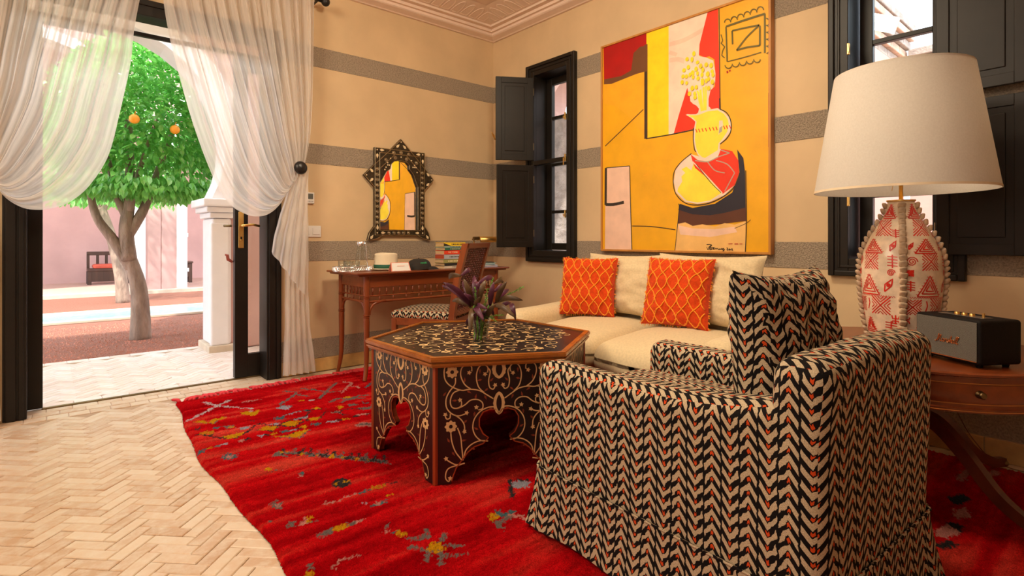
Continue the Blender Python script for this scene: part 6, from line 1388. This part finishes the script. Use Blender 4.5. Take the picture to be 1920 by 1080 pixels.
# ------------------------------------------------------------------ pillows
def pillow(w_, h, th, seed=1, pinch=.07, wr=.006, n=36, slump=0):
    rs_ = random.Random(seed); o_ = Vector((rs_.random()*50, rs_.random()*50, 0))
    def P(u, v, side):   # u,v in -1..1
        fu, fv = (1-abs(u)**2.6), (1-abs(v)**2.6); t = th/2*(max(0, fu)*max(0, fv))**.42
        x = w_/2*u*(1-pinch*(1-v*v)*abs(u)**3); z = h/2*v*(1-pinch*(1-u*u)*abs(v)**3)
        k = 1+.25*noise.noise(Vector((u*1.5, v*1.5, side))+o_); wv = wr*noise.noise(Vector((u*4+v*1.5, v*5, side*3))+o_)+wr*.6*noise.noise(Vector((u*9, v*3, side*2+9))+o_)
        bot = -v*.10*th*slump*(1-u*u)
        return Vector((x, side*(t*k+wv*min(1, fu*fv*3))+bot, z+h/2+slump*.0))
    return P, n
def add_pillow(b, P, n, trim=1.0):
    for s in (-1, 1):
        b.grid(lambda u, v: P((2*u-1)*(1 if s < 0 else -1), 2*v-1, s), n, n)
def ogee(b, P, nc, nr, r=.0034, fray=True, seed=2):
    rs_ = random.Random(seed)
    for fam in (-1, 1):
        for c in range(-nr, nc+nr+1):
            pts = []; K = nr*5
            for j in range(K+1):
                v = -1+2*j/K; u = -1+2*c/nc+fam*(v+1)*nr/nc*.5*1.0+.05*math.sin(PI*nr*j/K)*fam*.6
                if abs(u) > .975:
                    if len(pts) > 2: b.tube(pts, r, 5)
                    pts = []; continue
                q = P(u, max(-.97, min(.97, v)), -1); pts.append((q.x, q.y-.002+rs_.uniform(-.001, .001), q.z+rs_.uniform(-.0012, .0012)))
                if rs_.random() < .75:
                    p = Vector(pts[-1]); d = Vector((rs_.uniform(-1,1), rs_.uniform(-1.2,-.1), rs_.uniform(-1,1))).normalized()*rs_.uniform(.006, .014); b.tube([tuple(p), tuple(p+d*.6), tuple(p+d+Vector((0,0,-.002)))], [.0015, .0013, .0008], 4)
            if len(pts) > 2: b.tube(pts, r, 5)
def edgefray(b, P, seed=3, sides=((-1, None), (None, -1), (None, 1))):
    rs_ = random.Random(seed)
    for su, sv in sides:
        for i in range(46):
            a = rs_.uniform(-.97, .97); q = P(su if su is not None else a, sv if sv is not None else a, -1); d = Vector((su or rs_.uniform(-.6,.6), rs_.uniform(-.5,.5), (sv or 0)+rs_.uniform(-.5,.5))).normalized()*rs_.uniform(.006, .015); b.tube([tuple(q), tuple(q+d*.6), tuple(q+d+Vector((0,0,-.003)))], [.0017, .0014, .0008], 4)
# ------------------------------------------------------------------ sofa
sf = thing('sofa', 'cream two-seat sofa below the painting, rounded low arms', 'sofa', (2.70, 1.895, 0))
def wob(s, a): return lambda q: q+Vector((noise.noise(q*s), noise.noise(q*s+Vector((9,0,0))), noise.noise(q*s+Vector((0,9,0)))))*a
b = M(); b.rbox(2.72, 1.895, .155, .94, 1.42, .23, .03, 3, 6, wob(4, .004)); part('base', b, sofa_m, sf, world=True, smooth=True)
b = M(); b.rbox(3.075, 1.895, .39, .24, 1.46, .62, .07, 4, 6, wob(4, .005)); part('backrest', b, sofa_m, sf, world=True, smooth=True)
for y in (2.575, 1.215):
    b = M(); b.rbox(2.70, y, .285, 1.0, .165, .53, .065, 5, 8, lambda q: wob(4, .006)(q)+Vector((0, 0, .03*math.exp(-((q.x-2.9)/.4)**2) if q.z > .3 else 0))); part('arm', b, sofa_m, sf, world=True, smooth=True)
for x in (2.28, 3.1):
    for y in (1.22, 2.57): b = M(); b.box(x-.025, y-.025, .024, x+.025, y+.025, .06); part('foot', b, dmahog, sf, world=True)
def seatc(y0, y1, seed):
    cx, cy = 2.585, (y0+y1)/2; o_ = Vector((seed*7, 0, 0))
    def f(q):
        u, v = (q.x-cx)/.40, (q.y-cy)/((y1-y0)/2); k = max(0, 1-u*u)**.6*max(0, 1-v*v)**.6
        dz = .045*k if q.z > .38 else -.004*k
        front = max(0, -u-.6)*(.05)*(1-v*v)
        nz_ = .010*noise.noise(Vector((q.x*5, q.y*7, q.z*9))+o_)
        return Vector((q.x-front-(.02*(1-v*v) if u < -.5 else 0), q.y, q.z+dz+nz_*.6-(.022*max(0, -u) if q.z > .38 else 0)))
    b = M(); b.rbox(cx, cy, .365, .80, y1-y0-.002, .19, .078, 6, 12, f); part('seat_cushion', b, sofa_m, sf, world=True, smooth=True)
seatc(1.92, 2.495, 1); seatc(1.297, 1.918, 2)
def place_pillow(name, label, cat, P, n, m, loc, rz, tilt, group=None):
    t = thing(name, label, cat, loc, rz, group); b = M(Matrix.Rotation(tilt, 4, 'X')); return t, b
for lb, c, rz, w_, h, tl_, sd in (('cream back cushion of the sofa behind left orange cushion', (2.815, 2.215, .503), R(-88), .60, .405, -12, 3), ('cream back cushion of the sofa behind right orange cushion', (2.82, 1.635, .503), R(-92), .68, .415, -12, 8)):
    P, n = pillow(w_, h, .17, sd, .08, .012); t = thing('back_cushion', lb, 'cushion', c, rz); b = M(Matrix.Rotation(R(tl_), 4, 'X')); add_pillow(b, P, n); part('cushion_cover', b, sofa_m, t, smooth=True)
for lb, c, rz, w_, h, tl_, sd in (('left orange cushion with frayed diamond cords, near the window', (2.63, 2.33, .500), R(-67), .375, .385, -14, 5), ('right orange cushion with frayed diamond cords, sofa middle', (2.665, 1.715, .500), R(-84), .405, .40, -15, 6)):
    P, n = pillow(w_, h, .13, sd, .07, .010, slump=1); t = thing('orange_cushion', lb, 'cushion', c, rz); b = M(Matrix.Rotation(R(tl_), 4, 'X')); add_pillow(b, P, n); cv = part('cushion_cover', b, orange_m, t, smooth=True)
    b = M(Matrix.Rotation(R(tl_), 4, 'X')); ogee(b, P, 6, 8, seed=sd); edgefray(b, P, sd, ((-1, None), (None, -1), (None, 1), (1, None))); part('cord_netting', b, cord_m, cv, smooth=True)

# ------------------------------------------------------------------ armchair
AZ = .022
ac = thing('armchair', 'large armchair in black and cream zigzag slipcover in the foreground', 'armchair', (1.605, .875, AZ), R(-3.1))
def flare(q):
    return q
def armf(sx_):
    def f(q):
        z = q.z; t = max(0, min(1, (.25-q.y)/.65)); dz = (.045*t*t)*(1 if z > .3 else 0)+(.018*math.exp(-((q.y+.40)/.13)**2) if z > .4 else 0)
        return Vector((q.x+.006*noise.noise(q*6), q.y, z+dz+.005*noise.noise(q*7+Vector((3,0,0)))))
    return f
for s in (-1, 1):
    b = M(); b.rbox(s*.296, .020, .338, .128, .89, .442, .045, 5, 14, armf(s)); part('arm', b, zig, ac, smooth=True, uvbox=True)
def backf(q):
    z = q.z; dx = 0; k = .5*max(0, z-.55)
    return Vector((q.x*(1-.03*max(0, z-.5)), q.y-.04*max(0, z-.35)+.006*noise.noise(q*5), z+.012*math.cos(q.x*4.2)*(1 if z > .6 else 0)+.006*noise.noise(q*6)))
b = M(); b.rbox(0, -.395, .410, .722, .130, .60, .048, 5, 14, backf); part('backrest', b, zig, ac, smooth=True, uvbox=True)
b = M(); b.rbox(0, .03, .20, .56, .86, .20, .02, 2, 4); part('seat_base', b, zig, ac, smooth=True, uvbox=True)
b = M(); b.rbox(0, .085, .375, .47, .80, .16, .06, 5, 10, lambda q: q+Vector((0, 0, .03*max(0, 1-(q.x/.24)**2)*max(0, 1-((q.y-.085)/.4)**2) if q.z > .4 else 0))); part('seat_cushion', b, zig, ac, smooth=True, uvbox=True)
# skirt all round
def skirtf(u, v):
    per = [(-.362, .468), (-.362, -.462), (.362, -.462), (.362, .468)]; Ls = [.93, .724, .93, .724]; tot = sum(Ls); d = u*tot; i = 0
    while i < 3 and d > Ls[i]: d -= Ls[i]; i += 1
    a, c = Vector(per[i]), Vector(per[(i+1) % 4]); p = a.lerp(c, d/Ls[i]); z = .205-.195*v
    ed = min(d, Ls[i]-d); out = p.copy(); nrm = Vector(((-1, 0), (0, -1), (1, 0), (0, 1))[i]); o_ = .003+.016*v*v+.020*v*math.exp(-(ed/.07)**2)*abs(math.sin(9*ed*8+1))+.006*v*math.sin(u*tot*16+1.3*math.sin(u*20))
    if ed < .03: 
        k = ed/.03; cx = 1 if p.x > 0 else -1; cy = 1 if p.y > 0 else -1; dia = Vector((cx, cy)).normalized(); q = nrm*k+dia*(1-k)*1.25; return (p.x+q.x*o_-cx*(1-k)*.012, p.y+q.y*o_-cy*(1-k)*.012, z)
    return (p.x+nrm.x*o_, p.y+nrm.y*o_, z)
b = M(); NU = 300; b.grid(skirtf, NU, 16); o = part('skirt', b, zig, ac, smooth=True, uvbox=True)
bb = M()
seam = [skirtf(k/240, 0) for k in range(241)]; bb.tube([(x, y, z+.001) for x, y, z in seam], .004, 5, cap=False); part('skirt_piping', bb, zig, ac, smooth=True, uvbox=True)
P, n = pillow(.46, .42, .19, 11, .12, .012); t = thing('zigzag_cushion', 'big zigzag back cushion propped on the armchair seat', 'cushion', (1.625, .655, AZ+.475), R(-5)); b = M(Matrix.Rotation(R(-6), 4, 'X')); add_pillow(b, P, n); part('cushion_cover', b, zig, t, smooth=True, uvbox=True)

# ------------------------------------------------------------------ drum table
TZ = .565; tc = (2.66, .62)
dt = thing('drum_table', 'round mahogany drum table with brass knobbed drawers beside armchair', 'table', (tc[0], tc[1], 0)); RT = .475
yl = mat('boxwood_stringing', (.55, .20, .04), .35)
b = M(); b.lathe([(0, TZ-.016), (RT-.010, TZ-.016), (RT, TZ-.012), (RT+.001, TZ-.005), (RT-.006, TZ), (0, TZ)], n=96); part('top', b, mahog, dt, smooth=True, angle=35)
b = M(); b.lathe([(RT-.025, TZ-.135), (RT-.012, TZ-.133), (RT-.010, TZ-.120), (RT-.016, TZ-.116), (RT-.016, TZ-.030), (RT-.012, TZ-.016)], n=96); part('drum_apron', b, mahog, dt, smooth=True, angle=35)
b = M()
for z in (TZ-.038, TZ-.105): b.tube([((RT-.0155)*math.cos(2*PI*k/96), (RT-.0155)*math.sin(2*PI*k/96), z) for k in range(97)], .0016, 4, cap=False)
b.tube([((RT-.0095)*math.cos(2*PI*k/96), (RT-.0095)*math.sin(2*PI*k/96), TZ-.127) for k in range(97)], .0016, 4, cap=False); part('stringing', b, yl, dt)
for k in range(4):
    a0 = R(217+90*k); b = M(); vs = []; K = 20
    for j in range(K+1):
        a = a0-R(33)+R(66)*j/K
        for rr, z in ((RT-.015, TZ-.101), (RT-.0135, TZ-.099), (RT-.0135, TZ-.044), (RT-.015, TZ-.042)): vs.append((rr*math.cos(a), rr*math.sin(a), z))
    b.add(vs, [(4*j+q, 4*j+4+q, 4*j+5+q, 4*j+1+q) for j in range(K) for q in range(3)]); dr = part('drawer', b, mahog, dt, smooth=True)
    a = a0+R(0); b = M(Matrix.Translation(((RT-.014)*math.cos(a), (RT-.014)*math.sin(a), TZ-.071)) @ Matrix.Rotation(a, 4, 'Z') @ Matrix.Rotation(PI/2, 4, 'Y')); b.lathe([(.013, 0), (.013, .002), (.005, .004), (.005, .010), (.0095, .013), (.011, .018), (.008, .022), (.005, .0225), (0, .021)], n=18); part('knob', b, dark_brass, dr, smooth=True)
b = M(); b.lathe([(.03, TZ-.12), (.07, TZ-.13), (.035, TZ-.16), (.028, .36), (.05, .31), (.055, .28), (.04, .25), (.02, .235), (0, .235)], n=24); part('pedestal', b, dmahog, dt, smooth=True, angle=50)
for k in range(4):
    a = R(242+90*k); ca, sa = math.cos(a), math.sin(a); Q = smoothpts([(.03, .30, 0), (.12, .285, 0), (.22, .21, 0), (.33, .105, 0), (.43, .055, 0), (.50, .047, 0)], 5)
    if a > 99: pass
    b = M(); vs = []; ln = 1.0
    for i, q in enumerate(Q):
        f = i/(len(Q)-1); hh = .030-.013*f; ww = .016-.004*f
        d = Vector(Q[min(i+1, len(Q)-1)])-Vector(Q[max(i-1, 0)]); d.normalize(); nx_, nz_ = -d.y, d.x
        for sw, sh in ((-1,-1),(1,-1),(1,1),(-1,1)): r_, z_ = q[0]+nx_*hh*sh, q[1]+nz_*hh*sh; vs.append((r_*ca-ww*sw*sa, r_*sa+ww*sw*ca, z_))
    K = len(Q); b.add(vs, [(4*i+j, 4*i+(j+1) % 4, 4*i+4+(j+1) % 4, 4*i+4+j) for i in range(K-1) for j in range(4)]+[(0,1,2,3), (4*K-1, 4*K-2, 4*K-3, 4*K-4)]); lg = part('leg', b, dmahog, dt)
    b = M(); b.sphere((.50*ca, .50*sa, .041), .017, 12); part('castor', b, dark_brass, lg, smooth=True)
# ------------------------------------------------------------------ lamp
LX, LY = 2.66, .645
lp = thing('table_lamp', 'tall ceramic lamp with red drawings and wide cream shade', 'lamp', (LX, LY, TZ))
prof = [(.100,0),(.108,.03),(.116,.06),(.125,.11),(.132,.17),(.1375,.23),(.140,.277),(.139,.33),(.134,.37),(.128,.39),(.112,.43),(.095,.465),(.080,.49),(.066,.515),(.055,.54),(.047,.565),(.0455,.585)]
def rad(z):
    z = max(0, min(.585, z))
    for (r0, z0), (r1, z1) in zip(prof, prof[1:]):
        if z <= z1: t_ = (z-z0)/(z1-z0); return r0+(r1-r0)*t_
    return prof[-1][0]
prof_s = [(sum(rad(z+q) for q in (-.012, 0, .012))/3, z) for z in [i*.585/48 for i in range(49)]]
def rads(z): return sum(rad(z+q) for q in (-.012, 0, .012))/3
cer = mat('crackled_ceramic', (.78, .62, .46), .28, var=.22, vs=16, bs=.3, bscale=40, spec=.6)
b = M(); b.lathe([(0, 0)]+prof_s+[(0, .586)], n=64); part('vase_body', b, cer, lp, smooth=True)
redg = mat('red_glaze', (.62, .018, .008), .35, var=.25, vs=20)
FA = R(196.5)
def vmp(a, c, d): r_ = rads(c)+d; th = FA+a/max(.06, rads(c)); return (r_*math.cos(th), r_*math.sin(th), c)
b = M(); WL = .0048
def st(P, w_=WL):
    Q = []
    for (a, c), (e, f) in zip(P, P[1:]):
        k = max(1, int(math.hypot(e-a, f-c)/.008)); Q += [(a+(e-a)*i/k+random.uniform(-.0004,.0004), c+(f-c)*i/k+random.uniform(-.0004,.0004)) for i in range(k)]
    Q.append(P[-1]); Q = [(a, min(max(c, .005), .58)) for a, c in Q]; b.ribbon(Q, w_, vmp, .0008)
def gtri(x, z, w_, h, tick=True):
    for k in (1, .66, .34): st([(x-w_/2*k, z-h/2*k-.1*h*(1-k)), (x, z+h/2*k-.1*h*(1-k)), (x+w_/2*k, z-h/2*k-.1*h*(1-k)), (x-w_/2*k, z-h/2*k-.1*h*(1-k))])
    if tick:
        for i in range(7):
            t_ = (i+.5)/7; px2, pz2 = x+w_/2*(1-t_), z-h/2+h*t_; st([(px2, pz2), (px2+.008, pz2+.003)], .0025); st([(x-w_/2*(1-t_), pz2), (x-w_/2*(1-t_)-.008, pz2+.003)], .0025)
def gx(x, z, s_):
    st([(x-s_, z-s_), (x+s_, z+s_)]); st([(x-s_, z+s_), (x+s_, z-s_)])
    for k in (.35, .68):
        for dx, dz in ((0,1),(0,-1),(1,0),(-1,0)):
            c = s_*k; e = s_*(1-k)*1.0
            st([(x+dx*(c)+(-e if dx == 0 else dx*e), z+dz*c+(-e if dz == 0 else dz*e)), (x+dx*c, z+dz*c), (x+dx*c+(e if dx == 0 else dx*e), z+dz*c+(e if dz == 0 else dz*e))], .0036)
def gsp(x, z, r_): st([(x+r_*(1-t_/26)*math.cos(t_*.62), z+r_*(1-t_/26)*math.sin(t_*.62)) for t_ in range(25)], .0035)
def glad(x, z, w_, h):
    st([(x, z-h/2), (x, z+h/2)])
    for i in range(4): zz_ = z-h/2+h*(i+.6)/4.4; st([(x-w_/2, zz_+.003), (x+w_/2, zz_)], .0036)
def geye(x, z, s_):
    st([(x-s_*.5, z-s_), (x-s_*.45, z+s_*.1), (x+s_*.55, z+s_), (x+s_*.4, z-s_*.1), (x-s_*.5, z-s_)]); gsp(x, z, s_*.28)
def gfig(x, z, s_):
    st([(x, z-s_), (x, z+s_)]); st([(x-s_*.7, z+s_*.9), (x-s_*.5, z+.2*s_), (x+s_*.5, z+.2*s_), (x+s_*.7, z+s_*.9)]); st([(x-s_*.7, z-s_*.9), (x-s_*.5, z-.3*s_), (x+s_*.5, z-.3*s_), (x+s_*.7, z-s_*.9)])
for q in range(4):
    o_ = lambda z, f: (q+f-1)*PI/2*max(.06, rads(z))
    w4 = lambda z: PI/2*max(.06, rads(z))
    z = .545; gtri(o_(z, .5), z, .052, .058)
    z = .478; gx(o_(z, .5), z, .033)
    z = .405; gtri(o_(z, .42), z, .084, .056); (gfig if q % 2 else geye)(o_(z, .83), z, .020); 
    z = .345; gx(o_(z, .45), z, .034); glad(o_(z, .84), z, .034, .052); gsp(o_(z, .13), z, .019)
    z = .25; gtri(o_(z, .42), z, .092, .080); geye(o_(z, .78), z, .026); glad(o_(z, .11), z, .028, .042)
    z = .168; gx(o_(z, .63), z, .036); gx(o_(z, .15), z, .030); st([(o_(z, .38), z+.025), (o_(z, .40), z+.005), (o_(z, .36), z-.02)])
    z = .455; glad(o_(z, .86), z, .024, .034); z = .30; gsp(o_(z, .82), z, .014); gx(o_(z, .10), z, .012); z = .36; geye(o_(z, .12)+.0, z+.045, .014); z = .115; gfig(o_(z, .88), z, .018); gfig(o_(z, .06), z, .014)
    z = .205; st([(o_(z, .1+.02*i), z+.003*(-1)**i) for i in range(40)], .0025)
    z = .085; gtri(o_(z, .35), z, .06, .06); glad(o_(z, .80), z, .04, .045)
    z = .03; gx(o_(z, .5), z, .022); gsp(o_(z, .15), z, .014)
part('red_drawing', b, redg, lp)
rn = mat('ridge_clay', (.50, .36, .24), .35, var=.4, vs=25, bs=.5, bscale=60)
rms = []
for k in range(3):
    bb = M(); bb.rbox(0, 0, 0, .020, .024+.003*k, .025, .008, 3, 0, lambda q: q+Vector((.004*math.sin(q.z*120), 0, 0))); rms.append(bb.mesh('ridge_bead', rn, smooth=True))
for q in range(4):
    th = FA+q*PI/2; z = .012; i = 0
    while z < .58:
        r_ = rads(z)+.006; o = link('ridge_bead', rms[random.randrange(3)], lp, (r_*math.cos(th), r_*math.sin(th), z)); sl_ = math.atan2(rads(z+.01)-rads(z-.01), .02); o.rotation_euler = (0, -0+sl_, th) if False else (random.uniform(-.25,.25), sl_+random.uniform(-.2,.2), th+random.uniform(-.15,.15)); z += .0232; i += 1
b = M(); b.lathe([(.044, .583), (.050, .587), (.050, .592), (0, .593)], n=32); part('collar', b, brass, lp, smooth=True, angle=40)
b = M(); b.tube([(0,0,.59), (0,0,.80)], .0075, 10); part('neck_rod', b, brass, lp, smooth=True)
b = M()
for a in (20, 140, 260): b.tube([(0, 0, .80), (.305*math.cos(R(a)), .305*math.sin(R(a)), .655)], .0016, 5)
part('shade_carrier', b, brass, lp)
shm = bpy.data.materials.new('linen_shade'); shm.use_nodes = True; nt = shm.node_tree; nb = nt.nodes['Principled BSDF']; nb.inputs['Roughness'].default_value = .9
v = coords(nt, scale=(1,1,1)); n1 = noise_n(nt, v, 150, 3); L(nt, ramp(nt, n1, [(.3, (.72,.68,.62)), (.7, (.80,.76,.70))]), nb.inputs['Base Color']); bump(nt, nb, n1, .2, .001)
tr = nt.nodes.new('ShaderNodeBsdfTranslucent'); tr.inputs[0].default_value = (.80, .76, .70, 1); x = nt.nodes.new('ShaderNodeMixShader'); x.inputs[0].default_value = .30
L(nt, nb.outputs[0], x.inputs[1]); L(nt, tr.outputs[0], x.inputs[2]); L(nt, x.outputs[0], nt.nodes['Material Output'].inputs[0])
SR0, SR1, SZ0, SZ1 = .312, .237, .628, 1.115
b = M(); K = 80; vs = []
for r_, z in ((SR0, SZ0), (SR1, SZ1), (SR1-.003, SZ1), (SR0-.003, SZ0)): vs += [(r_*math.cos(2*PI*j/K), r_*math.sin(2*PI*j/K), z) for j in range(K)]
b.add(vs, [(i*K+j, i*K+(j+1) % K, ((i+1) % 4)*K+(j+1) % K, ((i+1) % 4)*K+j) for i in range(4) for j in range(K)]); sh = part('lamp_shade', b, shm, lp, smooth=True, angle=50)
tape = mat('cream_tape', (.76, .62, .44), .8); b = M()
for r_, z, h in ((SR0+.0008, SZ0, .009), (SR1+.0008, SZ1-.008, .009)):
    b.lathe([(r_, z), (r_-.0014 if z < .9 else r_-.0013, z+h)], n=80) if False else b.grid(lambda u, v: ((r_-.154*h*v)*math.cos(2*PI*u), (r_-.154*h*v)*math.sin(2*PI*u), z+h*v), 80, 1)
    part('shade_trim', b, tape, sh); b = M()
bm = bpy.data.materials.new('frosted_bulb'); bm.use_nodes = True; bm.node_tree.nodes['Principled BSDF'].inputs['Emission Color'].default_value = (1, .80, .55, 1); bm.node_tree.nodes['Principled BSDF'].inputs['Emission Strength'].default_value = 2
b = M(); b.sphere((0, 0, .86), .03, 16, sq=(1,1,1.2)); b.tube([(0,0,.80), (0,0,.835)], .014, 12); part('bulb', b, bm, lp, smooth=True)
lamp('lamp_bulb_light', 'POINT', (LX, LY, TZ+.93), 2.6, (1, .82, .60), .03)
# ------------------------------------------------------------------ speaker
ang = math.atan2(.2025, .13)  # front face runs from near-right corner toward far-left
sp = thing('speaker', 'small black amplifier-style speaker with silver grille beside the lamp', 'speaker', (2.338, .348, TZ+.0), ang) # local +x along front face, -y is... depth
vin = mat('black_vinyl', (.007, .005, .0045), .55, var=.3, vs=200, bs=.2, bscale=500, spec=.15)
DD = -1
W2, D2, H2 = .245, .163, .150
z0 = .012
b = M(); b.rbox(W2/2, -D2/2, z0+H2/2, W2, D2, H2, .011, 4, 1); part('cabinet', b, vin, sp, smooth=True)
grl = newmat('woven_grille', .55, .3)[0]; nt = grl.node_tree; nb = nt.nodes['Principled BSDF']
vv = coords(nt, scale=(1,1,1)); s3 = nt.nodes.new('ShaderNodeSeparateXYZ'); L(nt, vv, s3.inputs[0]); g_ = ((N(nt, s3.outputs[0])+N(nt, s3.outputs[2])*.8)*330).fract().gt(.45)*((N(nt, s3.outputs[0])*520).fract().gt(.25)); L(nt, mixc(nt, g_, (.03,.028,.025), (.30,.29,.25)), nb.inputs['Base Color']); bump(nt, nb, g_, .5, .001)
b = M(); b.box(.010, .0002, z0+.012, W2-.010, .0028, z0+H2-.008, .001); part('grille', b, grl, sp)
cop = mat('copper_trim', (.75, .36, .16), .25, 1, var=.05)
b = M(); b.box(.010, .001, z0+.0095, W2-.010, .004, z0+.0125); part('trim_strip', b, cop, sp)
b = M(); LET = [[(0,.1),(.4,.0),(.9,.9),(1.1,1.9),(1.0,2.1),(.9,1.2),(1.0,.1),(1.4,1.2),(1.9,2.0),(1.9,1.0),(2.0,.1),(2.3,.3)], [(3.3,.9),(2.8,1.0),(2.6,.4),(2.9,.05),(3.25,.5),(3.35,.95),(3.3,.2),(3.6,.15)], [(3.7,.2),(4.0,1.05),(4.15,.9),(4.4,.95),(4.4,.3),(4.6,.1)], [(4.7,.2),(5.05,1.05),(5.1,.8),(5.3,.4),(5.1,.05),(4.8,.15)], [(5.4,.2),(5.9,1.6),(5.85,2.0),(5.6,1.4),(5.65,.1),(5.95,.9),(6.15,.9),(6.15,.3),(6.35,.1)], [(7.1,.9),(6.65,1.0),(6.45,.4),(6.7,.05),(7.05,.5),(7.15,.95),(7.1,.2),(7.35,.15)], [(7.4,.2),(7.9,1.6),(7.85,2.05),(7.6,1.5),(7.65,.3),(7.85,.05)], [(7.9,.1),(8.5,1.7),(8.45,2.1),(8.2,1.5),(8.25,.3),(8.5,.05),(8.8,.3)]]
for P in LET:
    Q = smoothpts([(a, c, 0) for a, c in P], 5); b.tube([(W2*.30+.0095*0 + (8.8-q[0]-.28*q[1])*.0098, .0045, z0+.058+q[1]*.0125) for q in Q], .00135, 5)
part('script_lettering', b, cop, sp, smooth=True)
b = M(); b.box(.045, -D2/2-.022, z0+H2-.001, W2-.035, -D2/2+.022, z0+H2+.0012, .001); part('control_panel', b, mat('brushed_panel', (.30,.28,.26), .25, .8), sp)
for i, x_ in enumerate((.155, .128, .100)): b = M(); b.lathe([(.0085, 0), (.0085, .006), (.007, .008), (0, .008)], (x_, -D2/2, z0+H2+.001), 16); part('control_knob', b, brass, sp, smooth=True, angle=40)
b = M(); b.tube([(.06, -D2/2, z0+H2), (.06, -D2/2, z0+H2+.016)], .0042, 10); part('toggle_switch', b, brass, sp, smooth=True, angle=40)
for x_ in (.03, W2-.03):
    for y_ in (-.03, -D2+.03): b = M(); b.lathe([(.009, 0), (.012, .013)], (x_, y_, 0), 14); part('foot', b, vin, sp)
cbm = mat('black_cable', (.01,.01,.01), .5)
b = M(); b.tube(smoothpts([(3.02, .13, .022), (3.10, .22, .022), (3.16, .26, .10), (3.19, .22, .13), (3.16, .16, .06), (3.12, .08, .022), (3.0, .0, .024)], 6), .0035, 8); tag(part('power_cable', b, cbm, smooth=True), 'black power cable looping on the floor by the east wall', 'cable')
b = M(); b.tube(smoothpts([(3.0, .62, .43), (3.12, .56, .25), (3.17, .50, .10), (3.16, .40, .012), (3.16, .2, .012), (3.17, .0, .012)], 6), .0018, 6); tag(part('lamp_cord', b, mat('brown_cord', (.18,.08,.04), .6), smooth=True), 'thin brown lamp cord hanging below the drum table', 'cord')
